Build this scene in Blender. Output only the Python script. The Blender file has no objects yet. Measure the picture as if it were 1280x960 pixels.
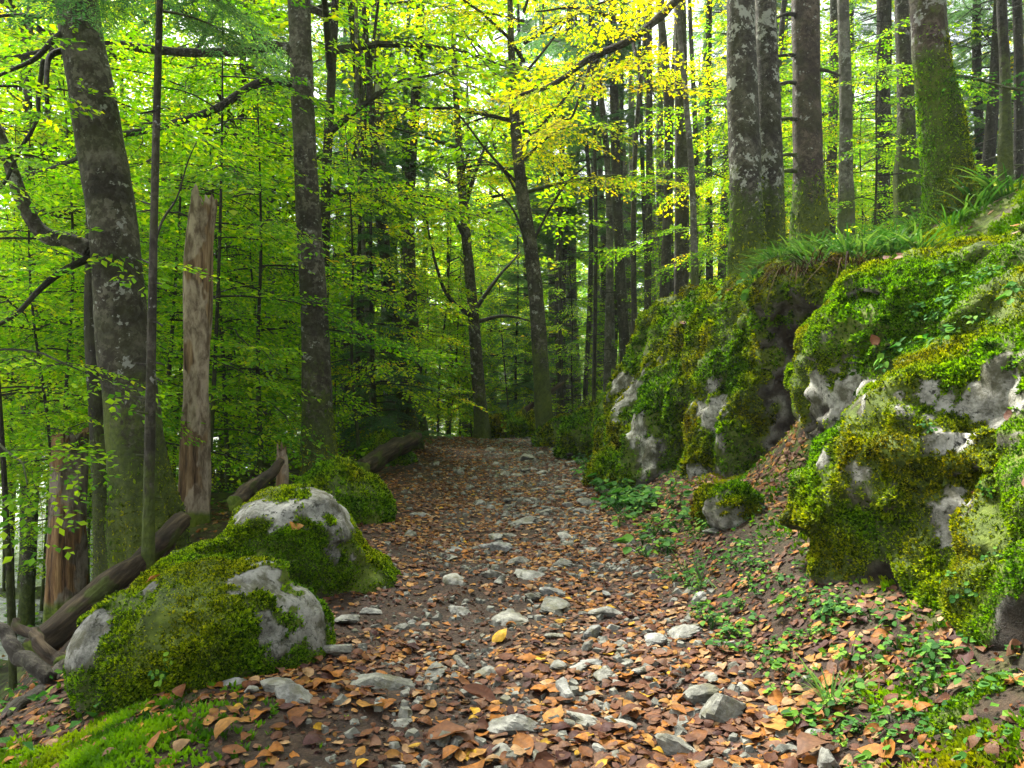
import bpy, math, random
import numpy as np
from mathutils import Vector

SC = bpy.context.scene
COL = SC.collection
R = math.radians
RNG = np.random.default_rng(7)
random.seed(7)

# ------------------------------------------------------------------ camera, sky, sun, exposure
cam_d = bpy.data.cameras.new('camera')
cam_d.sensor_width = 36.0
cam_d.lens = 36.0 * 1000 / 1280
cam_d.clip_start = 0.05
cam_d.clip_end = 2000
CAMZ = 1.0
cam = bpy.data.objects.new('camera', cam_d)
COL.objects.link(cam)
cam.location = (0, 0, CAMZ)
cam.rotation_euler = (R(90), 0, 0)
SC.camera = cam

SUN_EL, SUN_AZ = R(58), R(-30)          # azimuth measured from +Y towards +X
world = bpy.data.worlds.new('World')
SC.world = world
world.use_nodes = True
wn = world.node_tree
sky = wn.nodes.new('ShaderNodeTexSky')
sky.sky_type = 'NISHITA'
sky.sun_disc = False
sky.sun_elevation = SUN_EL
sky.sun_rotation = SUN_AZ
sky.air_density = 1.0
sky.dust_density = 4.0
hs = wn.nodes.new('ShaderNodeHueSaturation')
hs.inputs['Saturation'].default_value = 0.25
wn.links.new(sky.outputs[0], hs.inputs['Color'])
bg = wn.nodes['Background']
wn.links.new(hs.outputs[0], bg.inputs['Color'])
bg.inputs['Strength'].default_value = 0.10

sd = bpy.data.lights.new('sun', 'SUN')
sd.energy = 4.8
sd.angle = R(12)
sd.color = (1.0, 0.96, 0.88)
so = bpy.data.objects.new('sun', sd)
COL.objects.link(so)
sun_dir = Vector((math.sin(SUN_AZ) * math.cos(SUN_EL), math.cos(SUN_AZ) * math.cos(SUN_EL), math.sin(SUN_EL)))
so.rotation_euler = (-sun_dir).to_track_quat('-Z', 'Y').to_euler()
so.location = (0, 0, 40)

SC.view_settings.view_transform = 'Standard'
SC.view_settings.look = 'None'
SC.view_settings.gamma = 1
SC.view_settings.exposure = 2.38
SC.render.engine = 'CYCLES'
SC.cycles.use_denoising = True
SC.cycles.max_bounces = 8
SC.cycles.diffuse_bounces = 3
SC.cycles.transmission_bounces = 5
SC.cycles.glossy_bounces = 2
SC.cycles.caustics_reflective = False
SC.cycles.caustics_refractive = False

# ------------------------------------------------------------------ noise
_prng = np.random.default_rng(11)
PERM = np.concatenate([_prng.permutation(256)] * 3)
GRAD = _prng.normal(size=(256, 3))
GRAD /= np.linalg.norm(GRAD, axis=1, keepdims=True)

def pn(P, scale=1.0, seed=0.0):
    """gradient noise, about -0.6..0.6"""
    P = np.asarray(P, float) * scale + np.array([seed * 17.3, seed * 5.7, seed * 9.1])
    i = np.floor(P).astype(int)
    f = P - i
    u = f * f * f * (f * (f * 6 - 15) + 10)
    i &= 255
    out = 0
    for dx in (0, 1):
        for dy in (0, 1):
            for dz in (0, 1):
                h = PERM[PERM[PERM[i[..., 0] + dx] + ((i[..., 1] + dy) & 255)] + ((i[..., 2] + dz) & 255)]
                g = GRAD[h]
                d = (g[..., 0] * (f[..., 0] - dx) + g[..., 1] * (f[..., 1] - dy) + g[..., 2] * (f[..., 2] - dz))
                w = (u[..., 0] if dx else 1 - u[..., 0]) * (u[..., 1] if dy else 1 - u[..., 1]) * (u[..., 2] if dz else 1 - u[..., 2])
                out = out + d * w
    return out

def fbm(P, scale=1.0, octs=3, seed=0.0, gain=0.5):
    s, a, o = scale, 1.0, 0
    for k in range(octs):
        o = o + a * pn(P, s, seed + k * 3.1)
        s *= 2.03
        a *= gain
    return o

def sstep(a, b, x):
    t = np.clip((np.asarray(x, float) - a) / (b - a), 0, 1)
    return t * t * (3 - 2 * t)

# ------------------------------------------------------------------ mesh helpers
def mesh_from(name, V, F, mats=(), smooth=True, mi=None, attrs=None, col=None):
    """V (n,3); F int array (m,3) or (m,4); attrs {name: float per vertex}; col {name: rgb per vertex}"""
    V = np.ascontiguousarray(V, dtype=np.float32)
    F = np.ascontiguousarray(F, dtype=np.int32)
    k = F.shape[1]
    me = bpy.data.meshes.new(name)
    me.vertices.add(len(V))
    me.vertices.foreach_set('co', V.ravel())
    me.loops.add(F.size)
    me.loops.foreach_set('vertex_index', F.ravel())
    me.polygons.add(len(F))
    me.polygons.foreach_set('loop_start', np.arange(len(F), dtype=np.int32) * k)
    try:
        me.polygons.foreach_set('loop_total', np.full(len(F), k, dtype=np.int32))
    except Exception:
        pass
    for m in mats:
        me.materials.append(m)
    if mi is not None:
        me.polygons.foreach_set('material_index', np.asarray(mi, dtype=np.int32))
    me.polygons.foreach_set('use_smooth', np.full(len(F), bool(smooth)))
    for n, a in (attrs or {}).items():
        at = me.attributes.new(n, 'FLOAT', 'POINT')
        at.data.foreach_set('value', np.ascontiguousarray(a, dtype=np.float32))
    for n, a in (col or {}).items():
        at = me.attributes.new(n, 'FLOAT_COLOR', 'POINT')
        c = np.ones((len(V), 4), np.float32)
        c[:, :3] = a
        at.data.foreach_set('color', c.ravel())
    me.update(calc_edges=True)
    return me

def link(name, me, parent=None, loc=(0, 0, 0)):
    o = bpy.data.objects.new(name, me)
    COL.objects.link(o)
    o.location = loc
    if parent is not None:
        o.parent = parent
    return o

def tag(o, label, cat, group=None):
    o['label'] = label
    o['category'] = cat
    if group:
        o['group'] = group
    return o

def thing(name, label, cat, loc=(0, 0, 0), rot=(0, 0, 0), group=None):
    o = link(name, None, None, loc)
    o.empty_display_size = 0.2
    o.rotation_euler = rot
    return tag(o, label, cat, group)

def kind(o, k):
    o['kind'] = k
    return o

def catmull(P, n):
    P = np.asarray(P, float)
    Q = np.vstack([2 * P[0] - P[1], P, 2 * P[-1] - P[-2]])
    t = np.linspace(0, len(P) - 1 - 1e-9, n)
    i = t.astype(int)
    f = (t - i)[:, None]
    a, b, c, d = Q[i], Q[i + 1], Q[i + 2], Q[i + 3]
    return 0.5 * (2 * b + (c - a) * f + (2 * a - 5 * b + 4 * c - d) * f ** 2 + (3 * b - a - 3 * c + d) * f ** 3)

def tube(path, rad, seg=6, cap=True, mod=None):
    """quads only; mod(ring param array, angle array, P) -> radius factor"""
    P = np.asarray(path, float)
    n = len(P)
    rad = np.broadcast_to(np.asarray(rad, float), (n,))
    T = np.gradient(P, axis=0)
    T /= np.linalg.norm(T, axis=1, keepdims=True) + 1e-12
    ref = np.array([0, 1.0, 0]) if abs(T[:, 1]).mean() < 0.8 else np.array([1.0, 0, 0])
    A = np.cross(T, ref)
    A /= np.linalg.norm(A, axis=1, keepdims=True) + 1e-12
    B = np.cross(T, A)
    th = np.linspace(0, 2 * np.pi, seg, endpoint=False)
    rr = np.repeat(rad[:, None], seg, 1)
    if mod is not None:
        rr = rr * mod(np.repeat(np.arange(n)[:, None] / max(1, n - 1), seg, 1), np.repeat(th[None], n, 0), P)
    V = P[:, None] + rr[..., None] * (np.cos(th)[None, :, None] * A[:, None] + np.sin(th)[None, :, None] * B[:, None])
    V = V.reshape(-1, 3)
    i = np.arange(n - 1)[:, None] * seg
    j = np.arange(seg)[None]
    j2 = (j + 1) % seg
    F = np.stack([i + j, i + seg + j, i + seg + j2, i + j2], -1).reshape(-1, 4)
    if cap:
        c = len(V)
        V = np.vstack([V, P[0], P[-1]])
        e = (n - 1) * seg
        jj = np.arange(0, seg, 2)
        F = np.vstack([F, np.stack([np.full_like(jj, c), jj, (jj + 1) % seg, (jj + 2) % seg], -1),
                       np.stack([np.full_like(jj, c + 1), e + (jj + 2) % seg, e + (jj + 1) % seg, e + jj], -1)])
    return V, F

def join(parts):
    Vs, Fs, o = [], [], 0
    for V, F in parts:
        Vs.append(V)
        Fs.append(np.asarray(F) + o)
        o += len(V)
    return np.vstack(Vs), np.vstack(Fs)

def normals(V, F):
    a = V[F[:, 1]] - V[F[:, 0]]
    b = V[F[:, 2]] - V[F[:, 0]]
    if F.shape[1] == 4:
        b = V[F[:, 3]] - V[F[:, 1]]
        a = V[F[:, 2]] - V[F[:, 0]]
    fn = np.cross(a, b)
    N = np.zeros_like(V)
    for k in range(F.shape[1]):
        np.add.at(N, F[:, k], fn)
    return N / (np.linalg.norm(N, axis=1, keepdims=True) + 1e-12)

# ------------------------------------------------------------------ terrain height
def path_left(y):
    return np.clip(-0.72 - 0.075 * (y - 2.9), -1.55, -0.62)

def path_right(y):
    return np.clip(0.76 + 0.03 * (y - 3.0), 0.7, 1.25)

def H0(x, y):
    x = np.asarray(x, float)
    y = np.asarray(y, float)
    xl, xr = path_left(y), path_right(y)
    far = sstep(14.5, 22, y)
    base = -0.09 * np.maximum(0, y - 15.2) + 0.055 * np.maximum(0, y - 34)
    base = base + 0.14 * np.maximum(0, np.hypot(x, y) - 75)
    # slope up from the path on the bank side
    d = np.maximum(0, x - xr)
    amp = 1.0 - 0.45 * sstep(9, 15, y)
    wdt = 1.9 + 0.5 * sstep(9, 14, y)
    gully = np.exp(-((y - 5.35) / 0.42) ** 2) + sstep(10.5, 12.5, y)
    steep = amp * (1.5 * sstep(0.95, wdt + 0.75, d) + 0.27 * sstep(0.05, 0.7, d))
    bank = steep * (1 - np.minimum(gully, 1)) + np.minimum(gully, 1) * amp * 1.75 * sstep(0.15, wdt + 0.4, d) + 0.22 * d * sstep(0.7, 2.2, d) * (1 - 0.2 * far)
    bank = np.where(d > 22, bank - 0.1 * (d - 22), bank)
    # fall to the river
    e = np.maximum(0, xl - x)
    e0 = np.where(y < 4, 0.3, 0.3 + 0.25 * (np.minimum(y, 9) - 4))
    drop = -0.18 * sstep(0.15, 1.0, e) - 1.95 * sstep(0.6 + e0, 3.1 + e0, e) - 0.35 * sstep(6, 9, e)
    drop = drop * (1 - 0.35 * sstep(14, 24, y))
    drop = drop + 6.0 * sstep(34, 60, e)
    # slightly worn tread
    tread = -0.05 * np.exp(-((x - 0.5 * (xl + xr)) / 0.7) ** 2)
    return base + bank + drop + tread

def H(x, y):
    x = np.asarray(x, float)
    y = np.asarray(y, float)
    x, y = np.broadcast_arrays(x, y)
    P = np.stack([x, y, np.zeros_like(x)], -1)
    rough = 0.05 * fbm(P, 0.9, 3, 1) + 0.022 * fbm(P, 5.0, 3, 5)
    off = np.clip(np.maximum(path_left(y) - x, x - path_right(y)), 0, 3) / 3
    return H0(x, y) + rough * (1 + 2.0 * off)

def at(px, py, Y):
    return np.array([(px - 640) / 1000 * Y, Y, CAMZ - (py - 480) / 1000 * Y])

def ground_px(px, py):
    """the ground point seen at a photo pixel"""
    Y = np.concatenate([np.arange(1.2, 8, 0.02), np.arange(8, 60, 0.1)])
    x = (px - 640) / 1000 * Y
    z = CAMZ - (py - 480) / 1000 * Y
    h = H(x, Y)
    k = np.argmax(z <= h)
    if z[k] > h[k]:
        k = len(Y) - 1
    return np.array([x[k], Y[k], h[k]])

# ------------------------------------------------------------------ materials
def newmat(name):
    m = bpy.data.materials.new(name)
    m.use_nodes = True
    nt = m.node_tree
    b = nt.nodes['Principled BSDF']
    return m, nt, b

def N_(nt, t, **kw):
    n = nt.nodes.new('ShaderNode' + t)
    for k, v in kw.items():
        setattr(n, k, v)
    return n

def ramp(nt, fac, stops, interp='LINEAR'):
    r = N_(nt, 'ValToRGB')
    r.color_ramp.interpolation = interp
    e = r.color_ramp.elements
    while len(e) < len(stops):
        e.new(0.5)
    for el, (p, c) in zip(e, stops):
        el.position = p
        el.color = (*c, 1) if len(c) == 3 else c
    nt.links.new(fac, r.inputs['Fac'])
    return r.outputs['Color']

def noise(nt, vec, scale, detail=4, rough=0.55, dist=0.0):
    n = N_(nt, 'TexNoise')
    n.inputs['Scale'].default_value = scale
    n.inputs['Detail'].default_value = detail
    n.inputs['Roughness'].default_value = rough
    n.inputs['Distortion'].default_value = dist
    if vec is not None:
        nt.links.new(vec, n.inputs['Vector'])
    return n.outputs['Fac']

def mapping(nt, vec, scale):
    m = N_(nt, 'Mapping')
    m.inputs['Scale'].default_value = scale
    nt.links.new(vec, m.inputs['Vector'])
    return m.outputs[0]

def mix(nt, fac, a, b, mode='MIX'):
    m = N_(nt, 'Mix', data_type='RGBA', blend_type=mode)
    for i, v in ((0, fac), (6, a), (7, b)):
        if isinstance(v, (int, float)):
            m.inputs[i].default_value = v
        elif isinstance(v, tuple):
            m.inputs[i].default_value = (*v, 1)
        else:
            nt.links.new(v, m.inputs[i])
    return m.outputs[2]

def mth(nt, op, a, b=None, c=None, clamp=False):
    m = N_(nt, 'Math', operation=op)
    m.use_clamp = clamp
    for i, v in enumerate((a, b, c)):
        if v is None:
            continue
        if isinstance(v, (int, float)):
            m.inputs[i].default_value = v
        else:
            nt.links.new(v, m.inputs[i])
    return m.outputs[0]

def maprange(nt, v, a, b, lo=0.0, hi=1.0):
    m = N_(nt, 'MapRange')
    m.interpolation_type = 'SMOOTHSTEP'
    nt.links.new(v, m.inputs['Value'])
    m.inputs['From Min'].default_value = a
    m.inputs['From Max'].default_value = b
    m.inputs['To Min'].default_value = lo
    m.inputs['To Max'].default_value = hi
    return m.outputs[0]

def bump(nt, b, h, strength, dist):
    n = N_(nt, 'Bump')
    n.inputs['Strength'].default_value = strength
    n.inputs['Distance'].default_value = dist
    nt.links.new(h, n.inputs['Height'])
    nt.links.new(n.outputs[0], b.inputs['Normal'])

def attr(nt, name, out='Fac'):
    a = N_(nt, 'Attribute')
    a.attribute_name = name
    return a.outputs[out]

def obj_co(nt):
    return N_(nt, 'TexCoord').outputs['Object']

def rgh(b, v, spec=0.3):
    b.inputs['Roughness'].default_value = v
    b.inputs['Specular IOR Level'].default_value = spec

MOSS = [(0.25, (0.012, 0.02, 0.004)), (0.45, (0.05, 0.085, 0.008)), (0.62, (0.12, 0.17, 0.012)), (0.8, (0.21, 0.26, 0.02))]

def moss_color(nt, vec):
    n1 = noise(nt, vec, 2.3, 3)
    n2 = noise(nt, vec, 26, 3, 0.6)
    s = mth(nt, 'ADD', mth(nt, 'MULTIPLY', n1, 0.55), mth(nt, 'MULTIPLY', n2, 0.5))
    return ramp(nt, s, [(0.30, (0.012, 0.019, 0.004)), (0.46, (0.05, 0.075, 0.008)), (0.58, (0.10, 0.14, 0.012)), (0.75, (0.17, 0.20, 0.02))])

def mat_leaf(name, stops, trans=0.5, gloss=0.35, boost=1.5, objvar=0.25, shift=0.0):
    m, nt, b = newmat(name)
    nt.nodes.remove(b)
    out = nt.nodes['Material Output']
    r = attr(nt, 'rnd')
    oi = N_(nt, 'ObjectInfo').outputs['Random']
    f = mth(nt, 'ADD', r, mth(nt, 'MULTIPLY', mth(nt, 'SUBTRACT', oi, 0.5 + shift), objvar), clamp=True)
    c = ramp(nt, f, stops)
    d = N_(nt, 'BsdfDiffuse')
    nt.links.new(c, d.inputs['Color'])
    t = N_(nt, 'BsdfTranslucent')
    hsv = N_(nt, 'HueSaturation')
    hsv.inputs['Value'].default_value = boost
    hsv.inputs['Saturation'].default_value = 1.05
    nt.links.new(c, hsv.inputs['Color'])
    nt.links.new(hsv.outputs[0], t.inputs['Color'])
    ms = N_(nt, 'MixShader')
    ms.inputs[0].default_value = trans
    nt.links.new(d.outputs[0], ms.inputs[1])
    nt.links.new(t.outputs[0], ms.inputs[2])
    g = N_(nt, 'BsdfGlossy')
    g.inputs['Roughness'].default_value = 0.6
    g.inputs['Color'].default_value = (1, 1, 1, 1)
    fr = N_(nt, 'LayerWeight')
    fr.inputs['Blend'].default_value = 0.3
    ms2 = N_(nt, 'MixShader')
    nt.links.new(mth(nt, 'MULTIPLY_ADD', mth(nt, 'POWER', fr.outputs['Facing'], 3.0), gloss * 0.3, 0.006), ms2.inputs[0])
    nt.links.new(ms.outputs[0], ms2.inputs[1])
    nt.links.new(g.outputs[0], ms2.inputs[2])
    nt.links.new(ms2.outputs[0], out.inputs['Surface'])
    return m

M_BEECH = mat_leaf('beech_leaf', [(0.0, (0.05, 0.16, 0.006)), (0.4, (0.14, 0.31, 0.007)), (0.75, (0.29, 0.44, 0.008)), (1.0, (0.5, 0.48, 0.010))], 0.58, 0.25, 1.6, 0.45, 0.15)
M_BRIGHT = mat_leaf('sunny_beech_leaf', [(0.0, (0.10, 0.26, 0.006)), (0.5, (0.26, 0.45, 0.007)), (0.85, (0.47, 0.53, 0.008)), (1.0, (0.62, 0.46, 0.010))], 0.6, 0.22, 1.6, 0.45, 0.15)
M_YELLOW = mat_leaf('autumn_beech_leaf', [(0.0, (0.17, 0.31, 0.008)), (0.35, (0.36, 0.42, 0.008)), (0.75, (0.58, 0.46, 0.008)), (1.0, (0.62, 0.35, 0.010))], 0.6, 0.25, 1.6)
M_NEEDLE = mat_leaf('fir_needle', [(0.0, (0.03, 0.085, 0.028)), (0.5, (0.06, 0.15, 0.04)), (1.0, (0.13, 0.23, 0.045))], 0.45, 0.4, 1.5)
M_HERB = mat_leaf('herb_leaf', [(0.0, (0.018, 0.075, 0.012)), (0.6, (0.05, 0.16, 0.02)), (1.0, (0.16, 0.30, 0.02))], 0.35, 0.12, 1.4, 0.4)
M_GRASS = mat_leaf('grass_blade', [(0.0, (0.02, 0.07, 0.010)), (0.6, (0.055, 0.15, 0.018)), (1.0, (0.13, 0.22, 0.03))], 0.35, 0.5, 1.4)
M_DRYGRASS = mat_leaf('dry_grass_blade', [(0.0, (0.015, 0.009, 0.004)), (0.6, (0.045, 0.027, 0.010)), (1.0, (0.10, 0.062, 0.022))], 0.25, 0.05, 1.1)
def mat_moss_tip():
    m = mat_leaf('moss_tip', [(0.0, (0.014, 0.024, 0.003)), (0.35, (0.065, 0.10, 0.004)), (0.65, (0.19, 0.245, 0.005)), (1.0, (0.36, 0.37, 0.010))], 0.4, 0.12, 1.3, 0.1)
    nt = m.node_tree
    d = next(n for n in nt.nodes if n.type == 'BSDF_DIFFUSE')
    h = next(n for n in nt.nodes if n.type == 'HUE_SAT')
    c = next(n for n in nt.nodes if n.type == 'VALTORGB').outputs['Color']
    tone = ramp(nt, attr(nt, 'tone'), [(0.08, (0.55, 0.40, 0.35)), (0.25, (0.95, 0.82, 0.6)), (0.45, (1.0, 1.05, 0.9)), (0.72, (0.66, 1.08, 0.9)), (0.92, (0.5, 0.95, 1.1))])
    c2 = mix(nt, 1.0, c, tone, 'MULTIPLY')
    nt.links.new(c2, d.inputs['Color'])
    nt.links.new(c2, h.inputs['Color'])
    return m
M_MOSSB = mat_moss_tip()
_unused = ('moss_tip', [(0.0, (0.018, 0.032, 0.004)), (0.35, (0.06, 0.10, 0.005)), (0.65, (0.15, 0.205, 0.006)), (1.0, (0.30, 0.32, 0.010))], 0.4, 0.15, 1.3, 0.1)

def mat_dead(name, from_object):
    m, nt, b = newmat(name)
    if from_object:
        c = N_(nt, 'ObjectInfo').outputs['Color']
    else:
        c = attr(nt, 'col', 'Color')
    g = N_(nt, 'NewGeometry').outputs['Position']
    n = noise(nt, g, 55, 3, 0.6)
    c2 = mix(nt, maprange(nt, n, 0.35, 0.7), mix(nt, 0.45, c, (0.03, 0.013, 0.008)), c)
    nt.links.new(c2, b.inputs['Base Color'])
    rgh(b, 0.62, 0.18)
    bump(nt, b, noise(nt, g, 120, 2), 0.5, 0.003)
    t = N_(nt, 'BsdfTranslucent')
    nt.links.new(c2, t.inputs['Color'])
    ms = N_(nt, 'MixShader')
    ms.inputs[0].default_value = 0.22
    nt.links.new(b.outputs[0], ms.inputs[1])
    nt.links.new(t.outputs[0], ms.inputs[2])
    nt.links.new(ms.outputs[0], nt.nodes['Material Output'].inputs['Surface'])
    return m
M_DEAD = mat_dead('dead_leaf', True)
M_LITTER = mat_dead('litter_leaf', False)

def mat_ground():
    m, nt, b = newmat('forest_soil')
    g = N_(nt, 'NewGeometry').outputs['Position']
    n1 = noise(nt, g, 1.6, 4)
    n2 = noise(nt, g, 22, 5, 0.65)
    n3 = noise(nt, g, 90, 4, 0.7)
    s = mth(nt, 'ADD', mth(nt, 'MULTIPLY', n2, 0.6), mth(nt, 'MULTIPLY', n3, 0.45))
    soil = ramp(nt, s, [(0.34, (0.006, 0.004, 0.003)), (0.5, (0.028, 0.017, 0.010)), (0.64, (0.065, 0.040, 0.024)), (0.8, (0.12, 0.076, 0.046))])
    far = ramp(nt, noise(nt, g, 7, 5, 0.7), [(0.3, (0.008, 0.014, 0.003)), (0.5, (0.028, 0.024, 0.009)), (0.62, (0.04, 0.06, 0.006)), (0.8, (0.07, 0.095, 0.008))])
    c = mix(nt, attr(nt, 'forest'), soil, far)
    mm = mth(nt, 'MULTIPLY', attr(nt, 'moss'), maprange(nt, noise(nt, g, 5, 4), 0.38, 0.56))
    c = mix(nt, mm, c, moss_color(nt, g))
    c = mix(nt, maprange(nt, n1, 0.3, 0.7, 0.0, 0.35), c, (0.02, 0.012, 0.008))
    nt.links.new(c, b.inputs['Base Color'])
    rgh(b, 0.85, 0.25)
    bump(nt, b, s, 1.0, 0.02)
    return m

def mat_rock(name, tint=(1, 1, 1), dark=1.0):
    m, nt, b = newmat(name)
    v = obj_co(nt)
    a = noise(nt, v, 2.2, 4)
    f = noise(nt, v, 14, 9, 0.75, 0.3)
    p = noise(nt, v, 60, 6, 0.75)
    s = mth(nt, 'ADD', mth(nt, 'MULTIPLY', a, 0.4), mth(nt, 'ADD', mth(nt, 'MULTIPLY', f, 0.45), mth(nt, 'MULTIPLY', p, 0.2)))
    t = [x * dark for x in tint]
    c = ramp(nt, s, [(0.41, (0.035 * t[0], 0.034 * t[1], 0.028 * t[2])), (0.47, (0.13 * t[0], 0.13 * t[1], 0.115 * t[2])), (0.55, (0.27 * t[0], 0.27 * t[1], 0.25 * t[2])), (0.7, (0.40 * t[0], 0.395 * t[1], 0.37 * t[2]))])
    # dark pits and thin cracks of weathered limestone
    vo = N_(nt, 'TexVoronoi', feature='DISTANCE_TO_EDGE')
    vo.inputs['Scale'].default_value = 3.6
    wv = N_(nt, 'VectorMath', operation='ADD')
    nz = N_(nt, 'TexNoise')
    nz.inputs['Scale'].default_value = 5
    nz.inputs['Detail'].default_value = 6
    nt.links.new(v, nz.inputs['Vector'])
    nt.links.new(v, wv.inputs[0])
    nt.links.new(nz.outputs['Color'], wv.inputs[1])
    nt.links.new(wv.outputs[0], vo.inputs['Vector'])
    crack = maprange(nt, vo.outputs['Distance'], 0.0, 0.018)
    c = mix(nt, mth(nt, 'MULTIPLY', mth(nt, 'SUBTRACT', 1.0, crack), 0.55), c, (0.02, 0.03, 0.022))
    pits = maprange(nt, noise(nt, v, 30, 5, 0.65), 0.34, 0.42)
    c = mix(nt, pits, (0.04, 0.04, 0.03), c)
    c = mix(nt, maprange(nt, noise(nt, v, 6, 5, 0.7), 0.46, 0.62, 0.0, 0.85), c, (0.06, 0.058, 0.026))
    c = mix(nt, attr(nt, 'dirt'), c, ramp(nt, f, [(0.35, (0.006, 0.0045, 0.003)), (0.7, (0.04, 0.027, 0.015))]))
    mv = mth(nt, 'ADD', attr(nt, 'moss'), mth(nt, 'MULTIPLY', mth(nt, 'SUBTRACT', f, 0.5), 0.9))
    c = mix(nt, maprange(nt, mv, 0.12, 0.42, 0.0, 0.75), c, (0.05, 0.052, 0.014))
    mo = maprange(nt, mv, 0.38, 0.56)
    c = mix(nt, mo, c, moss_color(nt, v))
    nt.links.new(c, b.inputs['Base Color'])
    rgh(b, 0.8, 0.3)
    hh = mth(nt, 'ADD', mth(nt, 'MULTIPLY', s, 1.0), mth(nt, 'MULTIPLY', crack, 0.05))
    bump(nt, b, hh, 1.0, 0.045)
    return m

def mat_bark(name, dark, mid, lichen, lich_amt=0.5, stretch=(1, 1, 0.45), moss_h=0.8, moss_amt=1.0, scale=1.0, lich_col=(0.26, 0.265, 0.23), side=0.0):
    m, nt, b = newmat(name)
    v = obj_co(nt)
    vs = mapping(nt, v, stretch)
    a = noise(nt, vs, 5 * scale, 4)
    f = noise(nt, vs, 26 * scale, 5, 0.7)
    s = mth(nt, 'ADD', mth(nt, 'MULTIPLY', a, 0.5), mth(nt, 'MULTIPLY', f, 0.5))
    c = ramp(nt, s, [(0.36, dark), (0.52, mid), (0.68, lichen)])
    spk = noise(nt, v, 19 * scale, 4, 0.65, 0.4)
    c = mix(nt, maprange(nt, spk, 0.50, 0.58, 0.0, 0.75), c, lichen)
    c = mix(nt, maprange(nt, noise(nt, v, 3.2 * scale, 4, 0.6), 0.45, 0.62, 0.0, 0.75), c, dark)
    c = mix(nt, maprange(nt, noise(nt, v, 4.3 * scale, 4, 0.6), 0.44, 0.64, 0.0, 0.5), c, (0.032, 0.036, 0.008))
    pl = mth(nt, 'ADD', mth(nt, 'MULTIPLY', noise(nt, v, 8 * scale, 4, 0.65, 0.2), 0.7), mth(nt, 'MULTIPLY', noise(nt, v, 40 * scale, 3), 0.3))
    lo = 0.62 - 0.2 * lich_amt
    c = mix(nt, mth(nt, 'MULTIPLY', maprange(nt, pl, lo, lo + 0.04), 0.85), c, lich_col)
    sx = N_(nt, 'SeparateXYZ')
    nt.links.new(v, sx.inputs[0])
    mh = mth(nt, 'SUBTRACT', 1.0, mth(nt, 'DIVIDE', sx.outputs['Z'], max(moss_h, 0.05) * 1.6))
    if side:
        geo = N_(nt, 'SeparateXYZ')
        nt.links.new(N_(nt, 'TexCoord').outputs['Normal'], geo.inputs[0])
        mh = mth(nt, 'ADD', mh, mth(nt, 'MULTIPLY', geo.outputs['X'], side))
    mo = maprange(nt, mth(nt, 'ADD', mth(nt, 'MULTIPLY', mh, 0.8), mth(nt, 'MULTIPLY', mth(nt, 'SUBTRACT', s, 0.5), 1.8)), 0.25, 0.5)
    mo = mth(nt, 'MULTIPLY', mo, moss_amt)
    c = mix(nt, mo, c, mix(nt, 0.35, moss_color(nt, v), (0.03, 0.04, 0.008)))
    nt.links.new(c, b.inputs['Base Color'])
    rgh(b, 0.8, 0.25)
    bump(nt, b, mth(nt, 'ADD', mth(nt, 'ADD', s, mth(nt, 'MULTIPLY', f, 0.6)), mth(nt, 'MULTIPLY', spk, 0.5)), 1.0, 0.03)
    return m

B_BEECH = mat_bark('beech_bark', (0.014, 0.011, 0.007), (0.055, 0.047, 0.032), (0.15, 0.14, 0.105), 0.2, (1, 1, 0.9), 0.9, 0.9)
B_LICHEN = mat_bark('lichened_beech_bark', (0.014, 0.011, 0.007), (0.05, 0.044, 0.032), (0.14, 0.13, 0.10), 0.45, (1, 1, 0.8), 0.75, 1.0, 0.9, (0.34, 0.35, 0.30))
B_FIR = mat_bark('fir_bark', (0.014, 0.012, 0.008), (0.042, 0.036, 0.026), (0.09, 0.08, 0.06), 0.12, (1, 1, 0.35), 0.6, 0.9)
B_PALE = mat_bark('pale_fir_bark', (0.04, 0.035, 0.028), (0.13, 0.12, 0.1), (0.2, 0.185, 0.155), 0.3, (1, 1, 0.5), 0.3, 0.6)
B_DARK = mat_bark('dark_mossy_bark', (0.010, 0.008, 0.006), (0.026, 0.023, 0.015), (0.05, 0.044, 0.03), 0.05, (1, 1, 0.7), 1.1, 0.6)
B_TWIG = mat_bark('dead_wood_bark', (0.016, 0.013, 0.009), (0.04, 0.034, 0.025), (0.09, 0.08, 0.06), 0.1, (1, 1, 0.3), 0.3, 0.0)
B_RED = mat_bark('reddish_bark', (0.02, 0.014, 0.010), (0.07, 0.050, 0.036), (0.13, 0.10, 0.075), 0.12, (1, 1, 0.8), 0.5, 1.0)
B_RED2 = mat_bark('heavily_mossed_bark', (0.022, 0.014, 0.010), (0.07, 0.046, 0.033), (0.14, 0.105, 0.085), 0.3, (1, 1, 0.8), 1.25, 1.0)

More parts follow.
